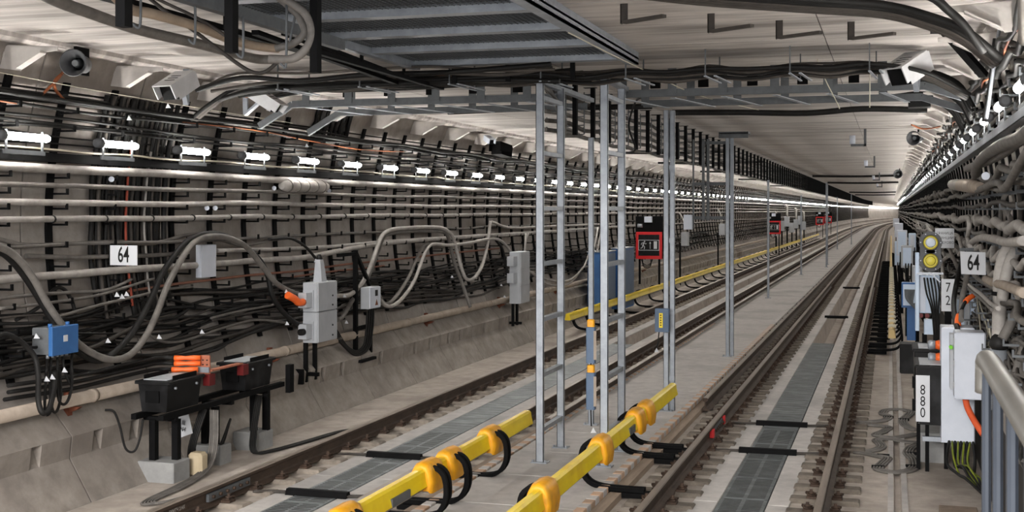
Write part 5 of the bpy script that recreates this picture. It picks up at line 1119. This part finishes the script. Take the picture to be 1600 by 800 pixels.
# individual shapes near the right edge
cable([(0.838,7.45,3.201),(0.848,8.938,3.138),(0.845,10.091,3.156),(0.844,11.22,3.162),(0.846,12.424,3.153),(0.851,13.583,3.117),(0.863,14.179,3.029)], 0.052, CABLE_M, 'fat grey conduit bending down at the end of the lamp rail')
t = thing('cable_joint', (0.918,21.29,3.073), 'pale wrapped joint sleeve with a bulging end on the right wall', 'joint')
p0, p1 = V((0.9,20.878,3.055)), V((0.917,14.233,2.893))
M().tube([p0 + (p1 - p0) * f_ for f_ in (0, 0.1, 0.3, 0.42, 0.45)], [0.03, 0.075, 0.085, 0.07, 0.05], 12).build('bulb', CABLE_L, t)
M().tube([p0 + (p1 - p0) * f_ for f_ in (0.42, 0.46, 0.8, 1.0)], [0.06, 0.085, 0.085, 0.05], 12).build('sleeve', PIPE, t)
cable([(0.91,14.627,2.865),(0.909,13.352,2.877),(0.907,12.35,2.895),(0.909,11.663,2.875),(0.913,11.32,2.83),(0.911,10.875,2.853),(0.901,9.963,2.959),(0.888,8.942,3.07)], 0.034, CABLE_M, 'grey cable curling up at the right edge past the white disc')
M().tube([V((0.811,11.922,2.949)), V((0.811,11.922,2.949)) + V((0.0, -0.015, 0))], 0.036, 14).build('reflector', WHITE, None, 'round bluish white disc among the right wall cables', 'reflector')
M().tube([V((0.671,12.745,4.283)), V((0.677,12.746,4.295)) + V((0.02, 0.12, 0))], 0.036, 14).build('ceiling_stud', GALV, None, 'round grey stud hanging beside the bent black cables at top right', 'stud')
for i, (p, r, m, lb) in enumerate((
    ([(0.818,15.664,2.118),(0.798,15.976,1.937),(0.758,16.211,1.691),(0.714,15.736,1.49),(0.678,13.957,1.351)], 0.03, RUBBER, 'thick black cable drooping left of the right number plate'),
    ([(0.82,14.806,1.954),(0.799,14.903,1.805),(0.765,14.909,1.625),(0.727,14.297,1.459)], 0.03, CABLE_M, 'thick grey cable drooping below the right number plate'),
    ([(0.847,14.8,2.233),(0.851,15.367,2.321),(0.855,15.18,2.45),(0.855,15.301,2.559)], 0.026, CABLE_L, 'pale cable rising above the right number plate'),
    ([(0.867,15.273,2.235),(0.871,14.531,2.311),(0.873,13.268,2.372),(0.874,11.679,2.388),(0.874,10.432,2.391),(0.874,9.219,2.433)], 0.036, CABLE_L, 'pale thick cable arching right from the top of the number plate'),
    ([(0.899,20.224,2.278),(0.9,18.699,2.287),(0.896,17.934,2.215),(0.888,17.303,2.113)], 0.026, CABLE_L, 'pale cable hooking down left of the number plate'),
    ([(0.858,20.559,1.933),(0.838,22.009,1.797),(0.809,21.507,1.638),(0.77,19.996,1.467)], 0.03, CABLE_L, 'pale pipe bending down beside the signal'),
    ([(0.841,15.96,1.815),(0.84,14.229,1.81),(0.842,12.971,1.823),(0.842,11.747,1.822),(0.844,10.956,1.837)], 0.02, CABLE_L, 'pale wire slanting down right of the number plate, upper'),
    ([(0.834,15.308,1.776),(0.834,13.917,1.775),(0.836,12.613,1.785),(0.835,11.515,1.783)], 0.016, CABLE_M, 'grey wire slanting down right of the number plate, lower'),
    ([(0.92,13.516,1.945),(0.922,12.548,1.96),(0.927,11.371,2.003),(0.931,9.811,2.037)], 0.04, PIPE, 'dusty tan conduit crossing behind the twin pipes'),
    ([(0.932,12.092,1.475),(0.937,12.094,1.649),(0.943,12.095,1.881),(0.948,12.097,2.043),(0.987,12.109,2.229),(1.065,12.132,2.368)], 0.062, CABLE_L, 'fat pale pipe rising from the black collar, left of the pair'),
    ([(0.939,11.781,1.845),(0.961,11.787,2.014),(0.999,11.799,2.172),(1.058,11.817,2.296)], 0.05, CABLE_L, 'fat pale pipe rising beside it, right of the pair'),
    ([(0.948,11.888,1.496),(1.002,11.905,1.598),(1.089,11.931,1.78),(1.198,11.964,2.008)], 0.045, CABLE_M, 'grey pipe slanting up right from the black collar'),
    ([(0.969,11.267,0.965),(1,11.277,1.181),(1.056,11.294,1.396),(1.123,11.314,1.612)], 0.05, CABLE_M, 'grey pipe slanting up at the right edge behind the handrail'))):
    cable(p, r, m, lb, n=10)
M().tube([V(p) for p in [(0.933,12.04,1.388),(0.933,12.04,1.417),(0.933,12.04,1.457),(0.938,12.042,1.492),(0.944,12.044,1.515)]], [0.06, 0.085, 0.085, 0.07, 0.05], 14).build('pipe_collar', RUBBER, None, 'black bulging collar where the fat pipes meet at right', 'collar')
M().tube([V(p) for p in [(0.926,12.09,0.838),(0.932,12.092,1.388)]], 0.075, 14).build('pale_duct', GALV, None, 'pale upright duct below the black collar behind the handrail', 'duct')
M().tube([V(p) for p in [(0.933,12.04,1.867),(0.938,12.042,1.902)]], 0.068, 14).build('pipe_clamp', BLACK, None, 'black band clamp around the left fat pipe', 'clamp')
for i in range(10):
    cable([(R.uniform(0.95, 1.05), 12.4 + R.uniform(0, 2.0), R.uniform(0.6, 1.7)), (R.uniform(0.95, 1.05), 12.6 + R.uniform(0, 2), R.uniform(0.6, 1.6)), (R.uniform(0.95, 1.05), 12.8 + R.uniform(0, 3), R.uniform(0.6, 1.7))], 0.009, CREAM, 'thin cream wire straggling over the right wall behind the pipes', 'cable', 'cream wires behind the pipes', 5, 5)
cable([(0.62, 5.2, 4.4), (0.66, 6.6, 4.2), (0.70, 7.2, 3.95), (0.74, 7.6, 3.6)], 0.05, CABLE_M, 'fat pale conduit at the top right corner')
cable([(0.80, 5.0, 4.05), (0.86, 6.4, 4.0), (0.9, 7.4, 3.8), (0.86, 8.6, 3.78)], 0.05, CABLE_M, 'second pale conduit at the top right corner')
cable([(0.876,11.239,4.196),(0.845,11.23,3.981),(0.809,11.219,3.712),(0.768,11.206,3.41)], 0.015, GALV, 'thin bright rod hanging down beside the nearest right lamp', 'rod', cat='rod')
cable([(0.848,11.335,4.102),(0.827,11.329,3.885),(0.796,11.319,3.613),(0.754,11.307,3.396)], 0.02, RUBBER, 'black cable beside the bright rod at the right lamps')
for i, (y, x) in enumerate(((13.9, 0.55), (14.4, 0.58), (15.2, 0.62), (16.6, 0.6))):
    for j in range(3):
        cable([(x - 0.55, y + 0.1 * j, 4.1), (x - 0.2, y + 0.12 * j, 4.12 - 0.02 * j), (x + 0.12, y + 0.12 * j, 3.98 - 0.03 * j), (x + 0.28, y + 0.12 * j, 3.72 - 0.04 * j)], 0.026, RUBBER, 'black cable curving from the ceiling down to the right wall', 'cable', 'black cables curving to the right wall', 5, 7)
t = thing('strut', (0.5, 11.6, 4.2), 'black diagonal channel strut from the ceiling to the right wall', 'strut')
M().bar((0.42, 11.5, 4.24), (0.80, 12.0, 3.86), 0.08, 0.05).build('strut_bar', BLACK, t); M().bev(0.33, 0.47, 11.4, 11.56, 4.19, 4.28, 0.01).build('strut_head', BLACK, t)
camera_box((0.06,12.873,3.952), (-0.21, -0.27, -0.17), 0.42, 0.245, 'white boxy camera with slotted hood hung at the right below the ceiling', ((0.249,13.348,3.858), (0.276,13.461,4.248)))
horn((0.412,25.207,4.031), (-0.4, -1, -0.1), 1.1, 'horn loudspeaker at the right ceiling edge seen from the front')
horn((0.227,43.962,3.868), (-0.2, -1, 0), 1.2, 'small dark horn loudspeaker farther along the right ceiling edge')
cable([(0.3, 20, 3.95), (0.45, 20.2, 3.9), (0.6, 20.5, 3.92), (0.75, 21, 3.98)], 0.012, OWIRE, 'orange cable hanging near the right loudspeaker')
M().bev(0.22, 0.5, 17.2, 17.5, 4.0, 4.2, 0.01).build('black_box', BLACK_BOX, None, 'black box under the ceiling at the right end of the truss', 'box')
# ---- signs on the right
t = thing('number_plate', (0.82, 13.84, 2.09), 'white plate reading 64 on the right wall in front of pale cables', 'sign')
M().prism([(0.70, 13.78, 1.98), (0.945, 13.84, 1.97), (0.94, 13.84, 2.205), (0.69, 13.78, 2.215)], (0, 0.008, 0)).build('plate', SIGN, t)
text('64', t, (0.82, 13.802, 2.092), 0.23, INK, rot=(math.pi / 2, 0, 0.24), sx=0.55, bold=0.003)
M().bar((0.69, 13.82, 2.235), (0.82, 13.85, 2.235), 0.06, 0.03).build('plate_holder', GALV_D, t)
t = thing('number_plate', (0.675, 16.4, 1.3), 'tall white plate with the digits 7 and 2 one above the other', 'sign')
M().box(0.60, 0.755, 16.39, 16.40, 1.39, 1.79).build('plate', SIGN, t)
text('7\n2', t, (0.678, 16.386, 1.60), 0.17, INK, sx=0.75, space=0.95)
M().box(0.64, 0.72, 16.41, 16.47, -0.2, 1.5).build('plate_post', BLACK, t)
t = thing('number_plate', (0.335, 14.3, 0.2), 'tall white plate with the digits 8, 8 and 0 on the right choke box', 'sign')
M().box(0.26, 0.405, 14.30, 14.31, 0.34, 0.845).build('plate', SIGN, t)
text('8\n8\n0', t, (0.332, 14.296, 0.56), 0.155, INK, sx=0.75, space=0.8)
t = thing('boundary_sign', (0.75, 19.0, 2.1), 'white notice with three lines of black Cyrillic letters behind the signal', 'sign')
M().box(0.61, 0.87, 19.0, 19.01, 2.10, 2.385).build('plate', SIGN, t)
text('ГРАНИЦА\nСТАНЦИИ\nТЕРЕХОВО', t, (0.742, 18.996, 2.245), 0.05, INK, sx=0.95, space=1.35)
# ---- signal with two lenses on a pale cabinet
t = thing('track_signal', (0.5, 17.4, -0.2), 'two lens black track signal on a pale blue cabinet beside the right track', 'signal')
q = M()
for z in (2.22, 1.98): q.tube([(0.5, 17.40, z), (0.5, 17.30, z)], 0.145, 20)
q.box(0.37, 0.63, 17.32, 17.42, 1.98, 2.22)
q.build('signal_head', HORN, t)
LENS = mat('clear_lens', (196, 206, 220), (224, 230, 238), 12, 0.15); YL = mat('yellow_lens_rim', (208, 190, 60), (226, 212, 96), 8, 0.25)
for z, nm in ((2.22, 'upper'), (1.98, 'lower')):
    h = M().tube([(0.5, 17.31, z), (0.5, 17.25, z)], 0.10, 18, caps=False).build('lens_hood', HORN, t)
    M().tube([(0.5, 17.298, z), (0.5, 17.29, z), (0.5, 17.28, z)], [0.095, 0.093, 0.075], 18).build('lens_rim', YL, t)
    M().tube([(0.5, 17.282, z), (0.5, 17.27, z), (0.5, 17.262, z)], [0.07, 0.05, 0.012], 16).build('lens', LENS if nm == 'upper' else YL, t)
    for k in range(6): M().cyl((0.5 + 0.125 * math.cos(k * 1.047), 17.305, z + 0.125 * math.sin(k * 1.047)), (0.5 + 0.125 * math.cos(k * 1.047), 17.292, z + 0.125 * math.sin(k * 1.047)), 0.008, 6).build('screw', WHITE, t)
PALE = mat('pale_blue_paint', (184, 202, 224), (204, 218, 236), 4, 0.4)
M().bev(0.31, 0.36, 17.35, 17.6, 1.05, 2.08, 0.006).build('cabinet_frame', PALE, t)
M().bev(0.36, 0.62, 17.45, 17.65, 1.28, 1.78, 0.006).build('cabinet_body', PALE, t)
M().box(0.36, 0.44, 17.44, 17.45, 1.30, 1.76).build('open_door', WHITE, t)
M().box(0.33, 0.66, 17.3, 17.5, 1.80, 1.82).bar((0.5, 17.32, 1.82), (0.62, 17.32, 1.7), 0.02, 0.02).build('lower_shelf', WHITE, t)
M().bev(0.42, 0.58, 17.4, 17.55, 1.0, 1.2, 0.01).build('small_box', PALE, t)
for x in (0.38, 0.46): M().tube([(x, 17.42, 1.25), (x, 17.36, 1.25)], 0.03, 10).build('red_lens', DRED, t)
M().box(0.40, 0.46, 17.5, 17.56, -0.2, 1.0).build('post', BLACK, t); M().box(0.54, 0.60, 17.5, 17.56, -0.2, 1.0).build('post', BLACK, t)
for k in range(5): M().tube(spline([(0.42 + 0.04 * k, 17.4, 1.75), (0.45 + 0.04 * k, 17.36, 1.55), (0.52 + 0.02 * k, 17.38, 1.3), (0.56 + 0.02 * k, 17.42, 0.8)], 4), 0.012, 6).build('lead', RUBBER, t)
t = thing('meter_box', (0.9, 17.0, 1.15), 'grey box on the right wall behind the orange sleeved cable', 'box')
M().bev(0.80, 0.97, 16.95, 17.2, 1.14, 1.52, 0.008).build('box_body', GREY_BOX, t); M().box(0.81, 0.90, 16.94, 16.95, 1.16, 1.50).build('door', PALE, t); M().bev(0.97, 1.05, 16.97, 17.2, 1.1, 1.58, 0.006).build('side_housing', PALE, t)
# ---- blue box and further equipment along the right track
t = thing('junction_box', (0.3, 23.0, -0.2), 'open pale blue junction box with dangling grey leads beside the right track', 'box')
M().bev(0.18, 0.46, 23.05, 23.3, 0.93, 1.37, 0.01).build('box_body', BLUE, t); M().box(0.205, 0.44, 23.03, 23.05, 0.97, 1.34).build('pale_interior', PALE, t)
M().bev(0.27, 0.42, 23.1, 23.2, 0.35, 0.93, 0.01).build('pedestal', BLUE, t); M().bev(0.15, 0.55, 22.9, 23.4, -0.22, 0.3, 0.01).build('base_block', BLACK_BOX, t)
for k in range(6): M().tube(spline([(0.24 + 0.03 * k, 23.03, 1.25), (0.26 + 0.02 * k, 22.98, 1.1 - 0.02 * k), (0.36 + 0.02 * k, 22.96, 1.0 - 0.02 * k), (0.5, 23.0, 1.05)], 4), 0.018, 6).build('lead', GALV_D, t)
specs = [(0.22, 29.5, 1.35, 0.26, 0.5, 'pale'), (0.42, 27, 0.9, 0.2, 0.6, 'grey'), (0.15, 36, 1.4, 0.28, 0.7, 'white'), (0.48, 37, 1.5, 0.2, 0.5, 'pale blue'), (0.12, 44, 0.8, 0.3, 0.8, 'pale blue'), (0.15, 56, 1.5, 0.35, 0.6, 'white'), (0.2, 72, 1.2, 0.4, 0.7, 'pale'), (0.15, 90, 1.5, 0.4, 0.6, 'white')]
for i, (x, y, z, w_, h, c) in enumerate(specs):
    t = thing('trackside_box', (x + w_ / 2, y, -0.2), '%s equipment box on a post beyond the signal, %s along the right track' % (c, ORD[i]), 'box', 'equipment boxes along the right track')
    M().bev(x, x + w_, y, y + 0.3, z, z + h, 0.015).build('box_body', {'pale': GREY_BOX, 'grey': GREY_BOX, 'white': WHITE, 'pale blue': PALE}[c], t)
    M().box(x + 0.04, x + w_ - 0.04, y - 0.01, y, z + 0.05, z + h - 0.05).build('door', WHITE if i % 2 else PALE, t)
    M().box(x + w_ / 2 - 0.04, x + w_ / 2 + 0.04, y + 0.1, y + 0.18, -0.2, z).build('post', BLACK, t)
    for k in range(3): M().tube(spline([(x + 0.1 + 0.06 * k, y, z + 0.1), (x + 0.12 + 0.05 * k, y - 0.05, z - 0.3), (x + w_ + 0.1, y + 0.2, z - 0.6), (x + w_ + 0.3, y + 0.6, z - 0.2)], 3), 0.018, 5).build('lead', RUBBER, t)
for i in range(10):
    y0_ = 19 + R.uniform(0, 8); pts = [(0.95, y0_, R.uniform(1.6, 2.3)), (0.85, y0_ + 2, R.uniform(1.5, 2.2)), (0.8, y0_ + 5, R.uniform(1.6, 2.3)), (0.85, y0_ + 10, R.uniform(1.7, 2.3)), (0.8, y0_ + 18, R.uniform(1.8, 2.4))]
    cable(pts, R.choice((0.02, 0.03)), R.choice((CABLE_L, CABLE_M)), 'pale cable running beyond the signal along the right wall', 'cable', 'pale cables beyond the signal', 5, 6)
# ---- white cabinet pair with orange leads
t = thing('control_cabinet', (0.7, 14.4, 0.1), 'large white control cabinet with a smaller white cabinet on its front, right of the track', 'cabinet')
M().bev(0.52, 0.86, 14.22, 14.62, 0.14, 1.38, 0.008).build('rear_body', WHITE, t)
M().box(0.522, 0.85, 14.205, 14.22, 0.145, 1.37).build('rear_door', WHITE, t)
M().bev(0.63, 0.93, 13.62, 14.0, 0.70, 1.385, 0.012).build('front_body', WHITE, t)
d = M().box(0.625, 0.915, 13.605, 13.62, 0.71, 1.375).build('front_door', WHITE, t)
for z in (0.82, 1.04, 1.27): M().box(0.617, 0.627, 13.6, 13.64, z, z + 0.06).build('hinge', GREY_BOX, d)
M().box(0.60, 0.70, 14.0, 14.21, 0.75, 1.33).build('bracket_plate', GREY_BOX, t)
M().cyl((0.605, 13.98, 1.2), (0.605, 13.9, 1.2), 0.02, 8).build('green_indicator', mat('green_plastic', (120, 200, 60)), t)
M().box(0.56, 0.60, 14.5, 14.55, -0.2, 0.14).build('leg', BLACK, t); M().box(0.78, 0.82, 14.5, 14.55, -0.2, 0.14).build('leg', BLACK, t)
c = thing('sleeved_cable', (0.68, 14.4, 1.38), 'black cable with two orange sleeves arching above the white cabinet', 'cable')
pth = spline([(0.70, 14.45, 1.38), (0.705, 14.5, 1.46), (0.75, 14.6, 1.56), (0.80, 14.7, 1.64), (0.88, 14.8, 1.69), (1.0, 15.0, 1.70)], 6)
M().tube(pth, 0.02, 8).build('cable_core', RUBBER, c)
M().tube(pth[:9], 0.034, 10).build('orange_sleeve', ORANGE, c); M().tube(pth[17:25], 0.03, 10).build('orange_sleeve', ORANGE, c)
cable([(0.74, 13.8, 0.70), (0.76, 13.75, 0.6), (0.82, 13.65, 0.48), (0.9, 13.55, 0.36)], 0.034, mat('dark_orange', (196, 74, 36), (214, 92, 50)), 'dark orange conduit bending below the front white cabinet')
for i in range(9):
    cable([(0.60 + 0.03 * i, 14.2, 0.16), (0.58 + 0.03 * i + R.uniform(-0.03, 0.03), 13.9, 0.0 + R.uniform(-0.05, 0.05)), (0.66 + 0.02 * i, 13.6, -0.06 + R.uniform(-0.05, 0.08)), (0.72 + 0.02 * i, 13.3, -0.05), (0.85, 13.0, -0.12)], 0.011 if i % 2 else 0.016, mat('yellow_green_wire', (140, 142, 36), (96, 118, 34)) if i % 2 else RUBBER, 'yellow green earth wire spilling under the white cabinet' if i % 2 else 'black cable spilling under the white cabinet', 'cable', 'earth wires under the white cabinet' if i % 2 else 'black cables under the white cabinet', 5, 6)
M().bev(0.42, 0.75, 11.75, 12.1, -0.215, -0.06, 0.006).build('step_block', CON_DIRT, None, 'low dark concrete block on the floor beside the railing foot', 'block')
M().bev(0.3, 0.62, 14.9, 15.6, -0.215, 0.12, 0.01).build('concrete_footing', CON_FOOT, None, 'grey concrete footing behind the legs of the right choke box', 'block')
# ---- choke boxes on the right
t = thing('choke_box', (0.45, 14.7, -0.2), 'black choke box with grey lid behind the 880 plate', 'box')
M().add([(0.30, 14.35, 0.3), (0.58, 14.35, 0.3), (0.58, 15.05, 0.3), (0.30, 15.05, 0.3), (0.27, 14.33, 0.92), (0.62, 14.33, 0.92), (0.62, 15.07, 0.92), (0.27, 15.07, 0.92)], [(3, 2, 1, 0), (0, 1, 5, 4), (1, 2, 6, 5), (2, 3, 7, 6), (3, 0, 4, 7), (4, 5, 6, 7)]).build('box_body', BLACK_BOX, t)
l = M().bev(0.25, 0.64, 14.30, 15.10, 0.92, 0.955, 0.01).build('lid', BLACK_BOX, t)
M().box(0.30, 0.6, 14.36, 15.0, 0.955, 0.962).build('lid_panel', GREY_BOX, l)
M().box(0.27, 0.31, 14.4, 14.44, -0.2, 0.3)  .build('leg', BLACK, t)
M().box(0.36, 0.40, 14.38, 14.43, -0.215, 0.3).build('leg', BLACK, t)
M().box(0.33, 0.6, 14.36, 14.42, 0.12, 0.17).build('cross_bar', GALV, t)
for z in (0.5, 0.75): M().box(0.225, 0.27, 14.4, 14.5, z - 0.06, z + 0.06).build('side_lug', BLACK, t)
t = thing('choke_box', (0.42, 16.1, -0.2), 'second black choke box with grey lid beyond the first on the right', 'box')
M().bev(0.27, 0.6, 15.75, 16.4, 0.35, 0.95, 0.01).build('box_body', BLACK_BOX, t); l = M().bev(0.25, 0.62, 15.7, 16.45, 0.95, 0.985, 0.01).build('lid', BLACK_BOX, t); M().box(0.32, 0.48, 15.76, 16.3, 0.985, 0.992).build('lid_panel', GREY_BOX, l)
M().box(0.3, 0.35, 15.8, 15.86, -0.2, 0.35).build('leg', BLACK, t); M().box(0.5, 0.55, 15.8, 15.86, -0.2, 0.35).build('leg', BLACK, t)
for z, y, lb in ((1.12, 14.9, 'upper orange and grey cable connector beside the white cabinet'), (0.99, 14.8, 'lower orange and grey cable connector beside the white cabinet')):
    t = thing('cable_connector', (0.5, y, z), lb, 'connector', 'cable connectors beside the white cabinet')
    M().tube([(0.40, y, z), (0.42, y, z), (0.48, y, z)], [0.04, 0.055, 0.05], 10).build('grey_clamp', GALV, t)
    M().tube([(0.48, y, z), (0.52, y, z), (0.58, y, z)], [0.045, 0.055, 0.05], 10).build('orange_boot', ORANGE, t)
# ---- flat cable bands looping over the floor
def band(pts, n, sp, r, m, label, group):
    pts = spline(pts, 5)
    for i in range(n):
        o = (i - (n - 1) / 2) * sp; q = []
        for j, p in enumerate(pts):
            d = pts[min(j + 1, len(pts) - 1)] - pts[max(j - 1, 0)]; d.z = 0; d.normalize()
            q.append((p.x - d.y * o, p.y + d.x * o, p.z))
        M().tube(q, r, 6).build('cable', m, None, label, 'cable', group)
for i, (p, lb) in enumerate((([(-0.427,17.356,-0.2),(-0.296,17.448,-0.2),(-0.149,17.546,-0.2),(-0.05,17.738,-0.2),(-0.042,18.017,-0.2),(-0.111,18.224,-0.2),(-0.061,18.531,-0.2),(0.114,18.644,-0.2),(0.26,18.511,-0.2),(0.229,18.156,-0.2),(0.158,17.747,-0.2),(0.178,17.331,-0.2),(0.255,17.05,-0.2),(0.325,16.972,-0.2)], 'the farthest loop'),
    ([(-0.424,17.251,-0.2),(-0.292,17.188,-0.2),(-0.162,17.176,-0.2),(-0.032,17.063,-0.2),(-0.087,16.749,-0.2),(-0.179,16.482,-0.2),(-0.123,16.358,-0.2),(0.038,16.315,-0.2),(0.162,16.445,-0.2),(0.319,16.68,-0.2)], 'the second loop'),
    ([(-0.404,15.229,-0.2),(-0.296,15.303,-0.2),(-0.174,15.422,-0.2),(-0.11,15.651,-0.2),(-0.135,15.903,-0.2),(-0.167,16.071,-0.2),(-0.084,16.186,-0.2),(0.038,16.178,-0.2),(0.158,16.08,-0.2),(0.314,16.039,-0.2)], 'the third loop'),
    ([(-0.404,15.229,-0.2),(-0.294,15.181,-0.2),(-0.127,15.033,-0.2),(-0.042,14.942,-0.2),(-0.096,14.586,-0.2),(-0.135,14.32,-0.2),(-0.073,14.198,-0.2),(0.053,14.167,-0.2),(0.194,14.314,-0.2),(0.252,14.582,-0.2),(0.245,14.991,-0.2),(0.193,15.289,-0.2),(0.219,15.625,-0.2),(0.328,16,-0.2)], 'the nearest loop'))):
    band(p, 4, 0.032, 0.0145, CABLE_M, 'grey cable of the flat band looping over the right floor, ' + lb, 'floor cable bands, ' + lb)
for i, p in enumerate([(-0.034,17.94,-0.205),(-0.085,15.112,-0.205),(0.236,15.329,-0.205),(0.225,14.563,-0.205),(-0.136,14.417,-0.205),(0.167,17.781,-0.205)]): M().box(p[0] - 0.07, p[0] + 0.07, p[1] - 0.02, p[1] + 0.02, -0.215, -0.185).build('cable_clip', BLACK, None, 'flat black clip holding the looping floor cables', 'clip', 'clips of the floor cables')
# ---- handrail of the platform steps, close to the camera
t = thing('handrail', (0.21, 2.5, 1.1), 'blurred grey steel handrail with upright slats close at the right edge', 'railing')
STEEL_R = mat('railing_steel', (34, 38, 45), (50, 55, 63), 4, 0.5, 0.2)
STEEL_T = mat('railing_tube', (78, 76, 72), (104, 101, 96), 5, 0.4, 0.4)
M().tube(spline([(0.21, 3.08, 2.22), (0.21, 3.07, 2.275), (0.21, 3.02, 2.30), (0.21, 2.6, 2.30), (0.21, 2.0, 2.30), (0.21, 0.9, 2.30)], 4), 0.024, 12).build('top_rail', STEEL_T, t)
for k in range(7):
    y = 3.06 - 0.32 * k
    M().bev(0.200, 0.219, y - 0.022, y + 0.022, 1.12, 2.285, 0.006).build('slat', STEEL_R, t)
M().bev(0.20, 0.222, 0.9, 3.06, 1.2, 1.24, 0.004).build('bottom_rail', STEEL_R, t)
M().box(0.16, 1.0, 0.2, 3.1, 0.9, 1.1).build('platform_end', CON_FLOOR, None, 'concrete end of the platform under the handrail', 'platform')
